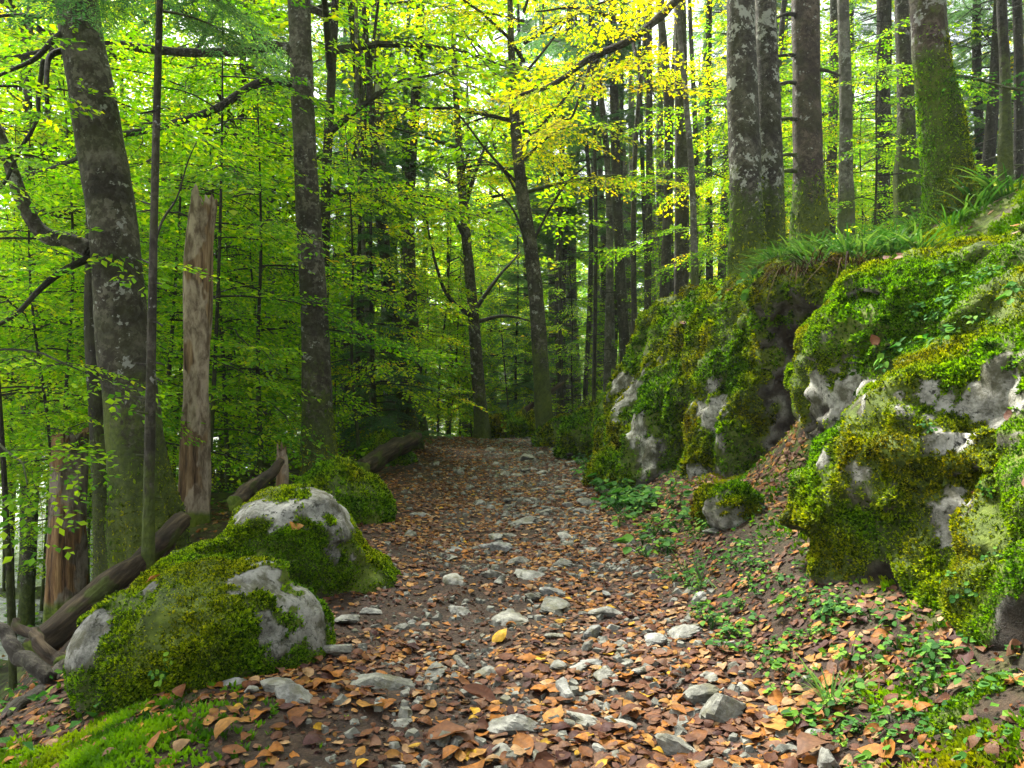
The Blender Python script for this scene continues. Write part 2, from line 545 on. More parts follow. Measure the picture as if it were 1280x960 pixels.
def mat_rot(name, dark, mid, light, patch, patch_amt, moss_h=0.2):
    m, nt, b = newmat(name)
    v = obj_co(nt)
    vs = mapping(nt, v, (1, 1, 0.09))
    g = noise(nt, vs, 26, 5, 0.65)
    c = ramp(nt, g, [(0.34, dark), (0.5, mid), (0.66, light)])
    p = noise(nt, mapping(nt, v, (1, 1, 0.5)), 4, 3, 0.55)
    c = mix(nt, maprange(nt, p, 0.62 - 0.25 * patch_amt, 0.66 - 0.25 * patch_amt), c, mix(nt, maprange(nt, noise(nt, mapping(nt, v, (1, 1, 0.4)), 13, 7, 0.7, 0.3), 0.36, 0.62), (patch[0] * 0.28, patch[1] * 0.24, patch[2] * 0.2), patch))
    sx = N_(nt, 'SeparateXYZ')
    nt.links.new(v, sx.inputs[0])
    mo = maprange(nt, mth(nt, 'ADD', mth(nt, 'SUBTRACT', 1.0, mth(nt, 'DIVIDE', sx.outputs['Z'], moss_h * 2)), mth(nt, 'SUBTRACT', p, 0.5)), 0.3, 0.6)
    c = mix(nt, mo, c, moss_color(nt, v))
    nt.links.new(c, b.inputs['Base Color'])
    rgh(b, 0.85, 0.2)
    bump(nt, b, g, 1.0, 0.02)
    return m
B_SNAG = mat_rot('snag_wood', (0.025, 0.015, 0.008), (0.15, 0.095, 0.048), (0.30, 0.215, 0.12), (0.33, 0.27, 0.19), 0.7, 0.1)
B_STUMP = mat_rot('stump_wood', (0.02, 0.010, 0.005), (0.13, 0.072, 0.03), (0.27, 0.17, 0.075), (0.20, 0.17, 0.13), 0.6, 0.2)
B_LOG = mat_rot('log_wood', (0.006, 0.004, 0.0025), (0.028, 0.019, 0.011), (0.085, 0.062, 0.036), (0.05, 0.065, 0.010), 0.5, 0.02)
# ------------------------------------------------------------------ the setting: ground and river
def axis(fine_lo, fine_hi, step, lo, hi, grow=1.09):
    a = list(np.arange(fine_lo, fine_hi + 1e-6, step))
    s = step
    while a[-1] < hi:
        s *= grow
        a.append(a[-1] + s)
    s = step
    b = [a[0]]
    while b[-1] > lo:
        s *= grow
        b.append(b[-1] - s)
    return np.array(b[:0:-1] + a)

gx = axis(-2.6, 3.0, 0.03, -170, 170)
gy = axis(0.6, 7.0, 0.03, -60, 260, 1.045)
GX, GY = np.meshgrid(gx, gy, indexing='ij')
GZ = H(GX, GY)
P3 = np.stack([GX, GY, GZ], -1)
near = np.exp(-np.maximum(0, np.hypot(GX, GY - 3) - 4) / 3)
clod = fbm(P3, 16, 2, 9)
GZ = GZ + near * (0.010 * clod + 0.005 * fbm(P3, 45, 2, 3))
nx_, ny_ = GX.shape
ii = np.arange(nx_ - 1)[:, None] * ny_ + np.arange(ny_ - 1)[None]
GF = np.stack([ii, ii + ny_, ii + ny_ + 1, ii + 1], -1).reshape(-1, 4)
xl_, xr_ = path_left(GY), path_right(GY)
bankd = GX - xr_
mossm = sstep(0.35, 1.0, bankd) * 0.9
leftpatch = np.exp(-(((GX + 1.38) / 0.33) ** 2 + ((GY - 2.25) / 0.33) ** 2)) * 1.5
mossm = np.maximum(mossm, leftpatch)
forest = np.maximum(sstep(15.3, 17.5, GY), np.maximum(sstep(1.6, 3.0, xl_ - GX), sstep(2.2, 3.4, bankd)))
edge = np.maximum(sstep(0.1, 0.5, xl_ - GX) * sstep(5, 7, GY), 0) * 0.8
mossm = np.maximum(mossm, edge)
M_GROUND = mat_ground()
g_me = mesh_from('ground', np.stack([GX, GY, GZ], -1).reshape(-1, 3), GF, [M_GROUND], True,
                 attrs={'moss': np.clip(mossm, 0, 1).ravel(), 'forest': np.clip(forest, 0, 1).ravel()})
kind(link('ground', g_me), 'structure')

def mat_water():
    m, nt, b = newmat('river_water')
    g = N_(nt, 'NewGeometry').outputs['Position']
    n = noise(nt, mapping(nt, g, (1.0, 0.6, 1)), 1.6, 6, 0.7, 0.4)
    c = ramp(nt, n, [(0.38, (0.10, 0.105, 0.10)), (0.5, (0.33, 0.33, 0.34)), (0.62, (0.55, 0.54, 0.56))])
    nt.links.new(c, b.inputs['Base Color'])
    rgh(b, 0.12, 0.5)
    bump(nt, b, noise(nt, g, 5, 5, 0.7), 0.6, 0.1)
    return m
wx = np.linspace(-34, -5.0, 40)
wy = np.linspace(-25, 60, 80)
WX, WY = np.meshgrid(wx, wy, indexing='ij')
WZ = np.full_like(WX, -2.12) + 0.03 * pn(np.stack([WX, WY, WX * 0], -1), 0.8)
ii = np.arange(39)[:, None] * 80 + np.arange(79)[None]
kind(link('river', mesh_from('river', np.stack([WX, WY, WZ], -1).reshape(-1, 3), np.stack([ii, ii + 80, ii + 81, ii + 1], -1).reshape(-1, 4), [mat_water()])), 'structure')

# ------------------------------------------------------------------ boulders and outcrops
def sd_ell(P, c, r, yaw=0.0):
    q = P - np.asarray(c, float)
    if yaw:
        cs, sn = math.cos(yaw), math.sin(yaw)
        q = np.stack([q[..., 0] * cs + q[..., 1] * sn, -q[..., 0] * sn + q[..., 1] * cs, q[..., 2]], -1)
    r = np.asarray(r, float)
    k0 = np.linalg.norm(q / r, axis=-1)
    k1 = np.linalg.norm(q / (r * r), axis=-1) + 1e-9
    return k0 * (k0 - 1) / k1

def smin(a, b, k):
    h = np.clip(0.5 + 0.5 * (b - a) / k, 0, 1)
    return b * (1 - h) + a * h - k * h * (1 - h)

def surfnet(f, lo, hi, h):
    lo, hi = np.asarray(lo, float), np.asarray(hi, float)
    n = np.ceil((hi - lo) / h).astype(int) + 1
    ax = [lo[k] + np.arange(n[k]) * h for k in range(3)]
    G = np.stack(np.meshgrid(*ax, indexing='ij'), -1)
    v = f(G)
    s = v < 0
    acc = np.zeros(tuple(n - 1) + (3,))
    cnt = np.zeros(tuple(n - 1))
    def sub(a, o):
        return a[o[0]:n[0] - 1 + o[0], o[1]:n[1] - 1 + o[1], o[2]:n[2] - 1 + o[2]]
    for d in range(3):
        for p in (0, 1):
            for q in (0, 1):
                o0 = [0, 0, 0]
                oth = [k for k in range(3) if k != d]
                o0[oth[0]], o0[oth[1]] = p, q
                o1 = list(o0)
                o1[d] = 1
                a, b = sub(v, o0), sub(v, o1)
                mk = (a < 0) != (b < 0)
                t = np.where(mk, a / np.where(mk, a - b, 1), 0)
                for k in range(3):
                    acc[..., k] += np.where(mk, (t if k == d else o0[k]), 0)
                cnt += mk
    act = cnt > 0
    idx = np.full(act.shape, -1)
    idx[act] = np.arange(act.sum())
    cell = np.argwhere(act)
    V = lo + (cell + acc[act] / cnt[act][:, None]) * h
    Fs = []
    for d in range(3):
        e, g = [k for k in range(3) if k != d]
        sl0 = [slice(None)] * 3
        sl0[d] = slice(0, n[d] - 1)
        sl0[e] = slice(1, n[e] - 1)
        sl0[g] = slice(1, n[g] - 1)
        sl1 = list(sl0)
        sl1[d] = slice(1, n[d])
        a, b = s[tuple(sl0)], s[tuple(sl1)]
        w = np.argwhere(a != b)
        if not len(w):
            continue
        inside = a[tuple(w.T)]
        c = w.copy()
        def id_(de, dg):
            q = c.copy()
            q[:, e] += de
            q[:, g] += dg
            return idx[tuple(q.T)]
        Q = np.stack([id_(0, 0), id_(1, 0), id_(1, 1), id_(0, 1)], -1)
        flip = inside if d != 1 else ~inside
        Q = np.where(flip[:, None], Q, Q[:, ::-1])
        Fs.append(Q)
    F = np.vstack(Fs)
    F = F[(F >= 0).all(1)]
    return V, F

def sample_surface(V, F, n, w=None, rng=RNG):
    """n random points on a quad mesh: points, normals, (face, weight) ids"""
    T = np.vstack([F[:, [0, 1, 2]], F[:, [0, 2, 3]]]) if F.shape[1] == 4 else F
    cr = np.cross(V[T[:, 1]] - V[T[:, 0]], V[T[:, 2]] - V[T[:, 0]])
    ar = np.linalg.norm(cr, axis=1)
    pw = ar if w is None else ar * np.maximum(0, w[T].mean(1))
    k = rng.choice(len(T), n, p=pw / pw.sum())
    u, v = rng.random(n), rng.random(n)
    fl = u + v > 1
    u[fl], v[fl] = 1 - u[fl], 1 - v[fl]
    a, b, c = V[T[k, 0]], V[T[k, 1]], V[T[k, 2]]
    return a + u[:, None] * (b - a) + v[:, None] * (c - a), cr[k] / (ar[k][:, None] + 1e-12), ar.sum()

def blades(P, Nn, size, nb=4, width=0.24, splay=0.6, up=0.2, rng=RNG, rbase=None, seed=0, tvar=1.2):
    """moss tufts: nb little blades from each point"""
    n = len(P)
    P = np.repeat(P, nb, 0)
    Nn = np.repeat(Nn, nb, 0)
    L = np.repeat(size, nb) * (0.6 + 0.8 * rng.random(n * nb))
    rd = rng.normal(size=(n * nb, 3))
    D = Nn + splay * rd
    D[:, 2] += up
    D /= np.linalg.norm(D, axis=1, keepdims=True) + 1e-9
    S = np.cross(D, rng.normal(size=(n * nb, 3)))
    S /= np.linalg.norm(S, axis=1, keepdims=True) + 1e-9
    w = (L * width)[:, None]
    base = P + (rng.random((n * nb, 1)) - 0.5) * 0.6 * L[:, None] * S
    mid = base + D * L[:, None] * 0.5
    V = np.stack([base - D * 0.15 * L[:, None], mid - S * w, base + D * L[:, None], mid + S * w], 1).reshape(-1, 3)
    F = np.arange(len(V)).reshape(-1, 4)
    rb = rng.random(n) if rbase is None else rbase
    r = np.repeat(np.clip(np.repeat(rb, nb) + 0.16 * (rng.random(n * nb) - 0.5), 0, 1), 4)
    tn_ = np.clip(0.52 + tvar * fbm(P, 1.7, 3, seed + 77) + 0.12, 0, 1)
    return V, F, {'rnd': r, 'tone': np.repeat(tn_, 4)}

def voro(P, scale, seed):
    """cell noise: gap between the two nearest cells, two random numbers of the nearest cell"""
    Q = P * scale + seed * 3.7
    i = np.floor(Q).astype(int)
    f1 = np.full(len(P), 9.0); f2 = np.full(len(P), 9.0); r1 = np.zeros(len(P)); r2 = np.zeros(len(P))
    for dx in (-1, 0, 1):
        for dy in (-1, 0, 1):
            for dz in (-1, 0, 1):
                a = (i[:, 0] + dx) & 255; b = (i[:, 1] + dy) & 255; c = (i[:, 2] + dz) & 255
                h = PERM[PERM[PERM[a] + b] + c]
                h2, h3 = PERM[h + 1], PERM[h + 2]
                C = np.stack([i[:, 0] + dx + h / 255, i[:, 1] + dy + h2 / 255, i[:, 2] + dz + h3 / 255], -1)
                d = np.linalg.norm(Q - C, axis=1)
                near_ = d < f1
                f2 = np.where(near_, f1, np.minimum(f2, d))
                r1 = np.where(near_, PERM[h + 5] / 255, r1); r2 = np.where(near_, PERM[h + 9] / 255, r2)
                f1 = np.where(near_, d, f1)
    return f2 - f1, r1, r2

ROCKS = {}
def boulder(key, name, label, cat, ells, lo, hi, res, seed, mat, k=0.12, amps=(0.09, 0.04, 0.014), freqs=(1.3, 4.0, 14.0), zst=0.6,
            bare=(), bare_bias=0.0, dirt=(), tufts=8000, tsize=0.016, planes=0.0, group=None, moss_gain=1.0, carve=(), blk=0.0, blks=2.2, bshape=(1.0, 1.0, 1.5), bare_cells=0.0, tvar=1.2, bright=0.0):
    def f(G):
        d = None
        for e in ells:
            q = sd_ell(G, e[0], e[1], e[2] if len(e) > 2 else 0.0)
            d = q if d is None else smin(d, q, k)
        for e in carve:
            d = np.maximum(d, -sd_ell(G, e[0], e[1]))
        near_ = np.abs(d) < 0.35
        Q = G[near_] * np.array([1, 1, zst])
        n1 = fbm(Q, freqs[0], 2, seed)
        n2 = pn(Q, freqs[1], seed + 2)
        n3 = np.abs(pn(G[near_], freqs[2], seed + 4)) + 0.35 * pn(G[near_], freqs[2] * 1.7, seed + 5)
        rid = np.abs(pn(Q * np.array([1.0, 1.0, 0.55]), 2.4, seed + 8))
        if blk:
            Pw = G[near_] * np.array(bshape) + 0.18 * np.stack([pn(G[near_], 2.0, seed + 60 + k_) for k_ in range(3)], -1)
            gap, c1, c2 = voro(Pw, blks, seed)
            d[near_] += -blk * (c1 - 0.4) * sstep(0.0, 0.08, gap) + blk * 0.35 * (1 - sstep(0.0, 0.10, gap))
        d[near_] += -amps[0] * 1.6 * n1 - amps[1] * 1.5 * n2 - amps[2] * 2.2 * n3 - amps[1] * 1.1 * pn(G[near_] * np.array([0.8, 0.8, 1.5]), 8.0, seed + 6) + planes * np.maximum(0, 0.12 - rid) * 2.5
        return d
    V, F = surfnet(f, lo, hi, res)
    Nn = normals(V, F)
    m = 0.62 + 0.28 * Nn[:, 2] + 0.55 * fbm(V, 1.4, 3, seed + 20) + bare_bias
    for c, r in bare:
        q = np.linalg.norm((V - np.asarray(c)) / np.asarray(r), axis=1) + 1.15 * fbm(V, 5.0, 5, seed + 30, 0.75)
        m = m - 1.4 * (1 - sstep(0.5, 1.05, q)) - 0.25 * (1 - sstep(0.9, 1.8, q))
    if blk:
        Pw = V * np.array(bshape) + 0.18 * np.stack([pn(V, 2.0, seed + 60 + k_) for k_ in range(3)], -1)
        gap, c1, c2 = voro(Pw, blks, seed)
        m = m - bare_cells * sstep(0.5, 0.75, c2 + 0.25 * fbm(V, 6, 3, seed + 66)) * sstep(0.75, 0.2, Nn[:, 2]) + 0.25 * (1 - sstep(0, 0.15, gap))
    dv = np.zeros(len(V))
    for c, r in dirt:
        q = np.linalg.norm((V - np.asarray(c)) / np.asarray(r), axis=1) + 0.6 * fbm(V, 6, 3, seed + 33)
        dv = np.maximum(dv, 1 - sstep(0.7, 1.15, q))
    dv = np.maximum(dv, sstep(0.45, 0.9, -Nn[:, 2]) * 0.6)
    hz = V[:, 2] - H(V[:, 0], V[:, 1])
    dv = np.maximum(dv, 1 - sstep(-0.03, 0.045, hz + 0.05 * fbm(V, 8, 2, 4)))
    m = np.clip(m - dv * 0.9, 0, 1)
    c0 = np.array([np.mean([e[0][0] for e in ells]), np.mean([e[0][1] for e in ells]), 0])
    c0[2] = float(H(c0[0], c0[1]))
    root = thing(name, label, cat, c0, group=group)
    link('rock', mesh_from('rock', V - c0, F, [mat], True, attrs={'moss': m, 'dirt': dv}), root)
    ROCKS[key] = (V, Nn, m, F)
    if tufts:
        keep = sstep(0.36, 0.75, m) * (hz > -0.02) * np.clip(0.75 + 1.5 * fbm(V, 3.5, 3, seed + 55), 0.06, 1)
        P, tn, area = sample_surface(V, F, tufts, keep)
        pr = pn(P, 3.0, seed + 41) * 1.1 + pn(P, 11.0, seed + 44) * 0.9
        rb = np.clip(0.50 + bright + 0.16 * tn[:, 2] + pr * 0.55 + 0.12 * (RNG.random(len(P)) - 0.5), 0.02, 0.98)
        cush = (0.5 + 1.6 * np.abs(pn(P, 13, seed + 50))) * (0.75 + 1.3 * np.clip(pn(P, 2.6, seed + 52) + 0.15, 0, 1))
        sz = tsize * cush * (0.7 + 0.6 * RNG.random(len(P)))
        BV, BF, br = blades(P, tn, sz, seed=seed, tvar=tvar)
        mo = link('moss', mesh_from('moss', BV - c0, BF, [M_MOSSB], False, attrs=br), root)
        kind(mo, 'stuff')
    return root

R_PALE = mat_rock('pale_limestone', (1.02, 1.0, 0.92), 1.35)
R_GREY = mat_rock('grey_limestone', (1.0, 1.0, 0.94), 1.0)

# boulder by the path, river side: two humps under one moss blanket
boulder('L', 'boulder', 'big moss covered boulder with bare grey tops beside the path, river side', 'boulder',
        [((-1.13, 3.02, 0.0), (0.38, 0.38, 0.29)), ((-1.45, 3.0, -0.08), (0.2, 0.3, 0.27), 0.3), ((-1.12, 4.0, 0.08), (0.36, 0.42, 0.44)),
         ((-1.42, 3.72, -0.05), (0.28, 0.55, 0.34)), ((-0.9, 4.15, -0.1), (0.3, 0.3, 0.3))],
        (-2.0, 2.35, -0.6), (-0.3, 4.8, 0.85), 0.019, 3, R_GREY, k=0.1, planes=0.06, amps=(0.06, 0.035, 0.012), bare_bias=0.2,
        bare=[((-0.80, 3.0, 0.12), (0.14, 0.2, 0.12)), ((-0.95, 2.98, 0.25), (0.13, 0.12, 0.07)), ((-1.56, 2.9, 0.11), (0.12, 0.2, 0.08)), ((-0.86, 3.95, 0.36), (0.17, 0.3, 0.17)),
              ((-1.13, 3.75, 0.40), (0.2, 0.15, 0.07)), ((-1.3, 3.0, 0.22), (0.07, 0.1, 0.05))],
        tufts=95000, tsize=0.0115, blk=0.02, blks=3.2, bare_cells=0.05, tvar=0.5, bright=0.2)
boulder('S', 'boulder', 'low rounded boulder wholly under drooping moss, at the foot of a trunk', 'boulder',
        [((-1.32, 6.1, 0.05), (0.27, 0.32, 0.33)), ((-1.1, 6.0, 0.0), (0.2, 0.24, 0.22))], (-2.0, 5.5, -0.5), (-0.55, 6.8, 0.8), 0.03, 5, R_GREY, bare_bias=0.35,
        tufts=15000, tsize=0.026)
# outcrop nearest on the bank
boulder('N', 'rock_outcrop', 'large mossy rock outcrop on the bank with scattered pale bare limestone patches, nearest', 'outcrop',
        [((2.35, 4.05, 1.05), (0.82, 0.85, 0.62)), ((2.05, 3.15, 0.5), (0.8, 0.75, 0.66)), ((1.95, 2.4, 0.30), (0.62, 0.62, 0.58)), ((2.3, 3.0, 0.95), (0.66, 0.85, 0.55)),
         ((1.55, 3.35, 0.30), (0.32, 0.34, 0.46)), ((2.6, 3.4, 1.2), (0.8, 1.0, 0.5)), ((1.9, 3.95, 1.15), (0.42, 0.5, 0.38)), ((1.82, 2.75, 0.2), (0.46, 0.58, 0.42)), ((1.36, 2.15, 0.0), (0.32, 0.32, 0.2))],
        (0.9, 1.5, -0.5), (3.6, 5.2, 2.1), 0.025, 8, R_PALE, k=0.14, planes=0.12, amps=(0.085, 0.05, 0.016), bare_bias=0.16,
        bare=[((1.45, 3.2, 0.68), (0.16, 0.3, 0.09)), ((1.62, 3.8, 0.93), (0.2, 0.3, 0.13)), ((1.62, 3.05, 0.95), (0.25, 0.3, 0.07)), ((1.72, 2.75, 0.93), (0.16, 0.3, 0.10)),
              ((1.52, 2.85, 0.8), (0.1, 0.2, 0.05)), ((1.5, 2.7, 0.5), (0.05, 0.2, 0.12)), ((1.75, 2.6, 1.1), (0.15, 0.2, 0.05))],
        dirt=[((1.42, 2.0, 0.32), (0.17, 0.3, 0.15)), ((1.5, 3.0, 0.28), (0.18, 0.3, 0.12)), ((1.75, 4.1, 0.75), (0.3, 0.3, 0.2))], tufts=190000, tsize=0.0125, bright=0.09, blk=0.075, blks=2.5, bare_cells=0.3)
# outcrop further on, beyond the gully
boulder('F', 'rock_outcrop', 'tall mossy rock outcrop with steep furrowed face, beyond the leafy gully', 'outcrop',
        [((2.35, 6.9, 0.95), (0.78, 0.95, 1.0)), ((2.0, 8.3, 0.95), (0.82, 1.0, 1.02)), ((1.65, 9.6, 0.45), (0.68, 0.9, 0.78)), ((1.72, 6.55, 0.45), (0.33, 0.5, 0.72)),
         ((1.42, 7.6, 0.4), (0.36, 0.55, 0.85)), ((2.75, 6.0, 1.5), (0.7, 0.9, 0.45)), ((2.3, 5.6, 1.62), (0.5, 0.6, 0.24)), ((1.3, 8.6, 0.45), (0.3, 0.6, 0.62))],
        (0.5, 4.9, -0.5), (4.0, 10.9, 2.4), 0.036, 13, R_PALE, k=0.16, planes=0.2, amps=(0.12, 0.06, 0.02), zst=0.45, bare_bias=0.12,
        bare=[((1.05, 8.1, 0.98), (0.26, 0.5, 0.2)), ((1.15, 7.6, 0.62), (0.14, 0.4, 0.1)), ((1.6, 6.5, 0.75), (0.12, 0.4, 0.22)), ((1.3, 7.4, 1.3), (0.2, 0.4, 0.1)), ((1.6, 6.4, 0.25), (0.2, 0.3, 0.12)), ((1.25, 7.3, 0.35), (0.1, 0.3, 0.2))],
        dirt=[((2.3, 5.7, 0.9), (0.7, 0.45, 0.8))], tufts=110000, tsize=0.026, blk=0.10, blks=1.4, bshape=(1, 1, 0.7), bare_cells=0.15)
far_rocks = [
    ((1.15, 11.2, 0.35), (0.5, 0.6, 0.5), 'rounded mossy rock where the path narrows beside the far end of the tall outcrop', 21, 0.25),
    ((0.85, 12.8, 0.22), (0.42, 0.5, 0.36), 'flat topped mossy rock with a pale edge at the path bend', 22, -0.05),
    ((0.35, 15.2, 0.15), (0.35, 0.35, 0.36), 'furthest mossy rock hump behind the path crest', 23, 0.3),
    ((-0.3, 16.2, 0.05), (0.38, 0.38, 0.4), 'small dark mossy hump at the foot of a slender trunk', 24, 0.3),
    ((1.29, 5.0, 0.16), (0.12, 0.13, 0.14), 'small green moss cushion rock below the gully', 25, 0.4),
    ((1.3, 4.65, 0.06), (0.13, 0.13, 0.15), 'small half bare pale rock below the moss cushion rock', 26, -0.35),
    ((0.95, 7.9, 0.1), (0.2, 0.3, 0.24), 'low mossy rock at the foot of the tall outcrop', 27, 0.3),
    ((-1.62, 10.2, 0.15), (0.3, 0.4, 0.3), 'low mossy hump beside the short path edge log', 29, 0.3),
]
for c, r, lab, sdd, bb in far_rocks:
    c, r = np.array(c), np.array(r)
    c[2] = float(H(c[0], c[1])) + r[2] * 0.25
    boulder('f%d' % sdd, 'boulder', lab, 'boulder', [(c, r), (c + r * np.array([0.5, -0.2, -0.25]), r * 0.7)], c - r * 1.6 - 0.1, c + r * 1.6 + 0.15, max(0.016, r[0] / 14), sdd, R_PALE, k=0.1,
            amps=(0.3 * r[0], 0.13 * r[0], 0.03), freqs=(1.3 / r[0] * 0.5, 1.6 / r[0], 14), bare_bias=bb, tufts=int(5000 + 6000 * r[0]), tsize=0.012 + 0.0022 * c[1])
# ------------------------------------------------------------------ foliage
def rot_mats(yaw, pitch, roll, scale, pos):
    cy, sy, cp, sp, cr, sr = np.cos(yaw), np.sin(yaw), np.cos(pitch), np.sin(pitch), np.cos(roll), np.sin(roll)
    n = len(yaw)
    Rz = np.zeros((n, 3, 3)); Rz[:, 0, 0] = cy; Rz[:, 0, 1] = -sy; Rz[:, 1, 0] = sy; Rz[:, 1, 1] = cy; Rz[:, 2, 2] = 1
    Ry = np.zeros((n, 3, 3)); Ry[:, 0, 0] = cp; Ry[:, 0, 2] = sp; Ry[:, 2, 0] = -sp; Ry[:, 2, 2] = cp; Ry[:, 1, 1] = 1
    Rx = np.zeros((n, 3, 3)); Rx[:, 1, 1] = cr; Rx[:, 1, 2] = -sr; Rx[:, 2, 1] = sr; Rx[:, 2, 2] = cr; Rx[:, 0, 0] = 1
    return (Rz @ Ry @ Rx) * np.asarray(scale)[:, None, None], np.asarray(pos, float)

def place(tmpls, idx, M, pos, rng, rvar=0.3, rbias=0.0):
    """copies of templates (V, F, rnd, mi) merged into one set of arrays"""
    Vs, Fs, rs, ms, o = [], [], [], [], 0
    for t, (tv, tf, tr, tm) in enumerate(tmpls):
        w = np.nonzero(idx == t)[0]
        if not len(w):
            continue
        V = np.einsum('nij,kj->nki', M[w], tv) + pos[w][:, None]
        k = len(tv)
        F = tf[None] + (o + np.arange(len(w)) * k)[:, None, None]
        Vs.append(V.reshape(-1, 3))
        Fs.append(F.reshape(-1, 4))
        rs.append(np.clip(tr[None] * 0.75 + 0.12 + rbias + rvar * (rng.random(len(w)) - 0.5)[:, None], 0, 1).ravel())
        ms.append(np.tile(tm, len(w)))
        o += len(w) * k
    return np.vstack(Vs), np.vstack(Fs), np.concatenate(rs), np.concatenate(ms)

def leaf_quads(base, dirv, nrm, L, W, fold, rng):
    """one 4-corner leaf per row, folded along its midrib; -> V (n,4,3)"""
    side = np.cross(nrm, dirv)
    L, W = L[:, None], W[:, None]
    mid = base + dirv * L * 0.48 + nrm * (fold[:, None] * W)
    return np.stack([base, mid - side * W, base + dirv * L - nrm * L * 0.1, mid + side * W], 1)

def unit(v):
    return v / (np.linalg.norm(v, axis=-1, keepdims=True) + 1e-9)

def beech_spray(seed, leaf=0.085, gap=0.05, droop=0.18, dens=1.0, twig_r=0.004):
    rng = np.random.default_rng(seed)
    P, D, parts = [], [], []
    def ax(s):
        return np.array([s, 0.06 * math.sin(3 * s + seed), -droop * s * s])
    s_ = np.linspace(0, 1, 6)
    parts.append(tube([ax(s) for s in s_], np.linspace(twig_r * 1.6, twig_r * 0.5, 6), 3, cap=False))
    sd = 1
    for s in np.arange(0.08, 0.99, 0.085 / dens):
        sd = -sd
        b = ax(s)
        ang = sd * R(rng.uniform(38, 62))
        L = (0.5 * (1 - s) ** 0.8 + 0.1) * rng.uniform(0.7, 1.2)
        d = np.array([math.cos(ang), math.sin(ang), rng.normal(0, 0.12)])
        e = b + d * L + np.array([0, 0, -0.12 * L])
        parts.append(tube([b, (b + e) / 2 + [0, 0, 0.02 * L], e], [twig_r * 0.7, twig_r * 0.5, twig_r * 0.3], 3, cap=False))
        q = 1
        for t in np.arange(gap * 0.7, L, gap):
            q = -q
            if rng.random() < 0.12:
                continue
            p = b + (e - b) * (t / L)
            a2 = ang + q * R(rng.uniform(30, 62))
            P.append(p)
            D.append([math.cos(a2), math.sin(a2), rng.normal(-0.15, 0.22)])
        P.append(e)
        D.append(d)
    P, D = np.array(P), unit(np.array(D))
    n = len(P)
    nr = np.array([0, 0, 1.0]) + rng.normal(0, 0.33, (n, 3))
    nr = unit(nr - (nr * D).sum(1, keepdims=True) * D)
    L = leaf * rng.uniform(0.42, 1.2, n)
    LV = leaf_quads(P, D, nr, L, L * rng.uniform(0.27, 0.34, n), rng.uniform(-0.1, 0.45, n), rng)
    lr = np.repeat(rng.random(n), 4)
    TV, TF = join(parts)
    V = np.vstack([LV.reshape(-1, 3), TV])
    F = np.vstack([np.arange(4 * n).reshape(-1, 4), TF + 4 * n])
    return V, F, np.concatenate([lr, np.zeros(len(TV))]), np.concatenate([np.zeros(n, int), np.ones(len(TF), int)])

def fir_frond(seed, L=0.75, pairs=13, need=0.05, nw=0.009):
    rng = np.random.default_rng(seed)
    P, D = [], []
    parts = [tube([(0, 0, 0), (L * 0.5, 0, -0.02), (L, 0, -0.1)], [0.006, 0.004, 0.002], 3, cap=False)]
    segs = [(np.zeros(3), np.array([L, 0, -0.1]))]
    for s in np.linspace(0.1, 0.95, pairs):
        for sd in (-1, 1):
            ang = sd * R(rng.uniform(45, 60))
            l = (0.34 * (1 - s) + 0.06) * rng.uniform(0.75, 1.15)
            b = np.array([L * s, 0, -0.1 * s * s])
            segs.append((b, b + np.array([math.cos(ang) * l, math.sin(ang) * l, -0.12 * l + rng.normal(0, 0.02)])))
    for b, e in segs:
        l = np.linalg.norm(e - b)
        d = (e - b) / l
        a0 = math.atan2(d[1], d[0])
        for t in np.arange(0.01, l, 0.028):
            for sd in (-1, 1):
                a = a0 + sd * R(rng.uniform(35, 60))
                P.append(b + d * t)
                D.append([math.cos(a), math.sin(a), rng.normal(0.02, 0.25)])
    P, D = np.array(P), unit(np.array(D))
    n = len(P)
    nr = unit(np.array([0, 0, 1.0]) + rng.normal(0, 0.4, (n, 3)))
    LV = leaf_quads(P, D, nr, need * rng.uniform(0.7, 1.2, n), np.full(n, nw), np.zeros(n), rng)
    TV, TF = parts[0]
    V = np.vstack([LV.reshape(-1, 3), TV])
    F = np.vstack([np.arange(4 * n).reshape(-1, 4), TF + 4 * n])
    return V, F, np.concatenate([np.repeat(rng.random(n), 4), np.zeros(len(TV))]), np.concatenate([np.zeros(n, int), np.ones(len(TF), int)])

SPR_NEAR = [beech_spray(s, 0.095, 0.05, twig_r=0.003) for s in range(4)]
SPR_BIG = [beech_spray(10 + s, 0.125, 0.07, dens=0.85, twig_r=0.005) for s in range(4)]
SPR_FAR = [beech_spray(20 + s, 0.2, 0.12, dens=0.55, twig_r=0.008) for s in range(3)]
FRONDS = [fir_frond(s) for s in range(4)]
FRONDS_FAR = [fir_frond(30 + s, pairs=9, need=0.085, nw=0.018) for s in range(3)]

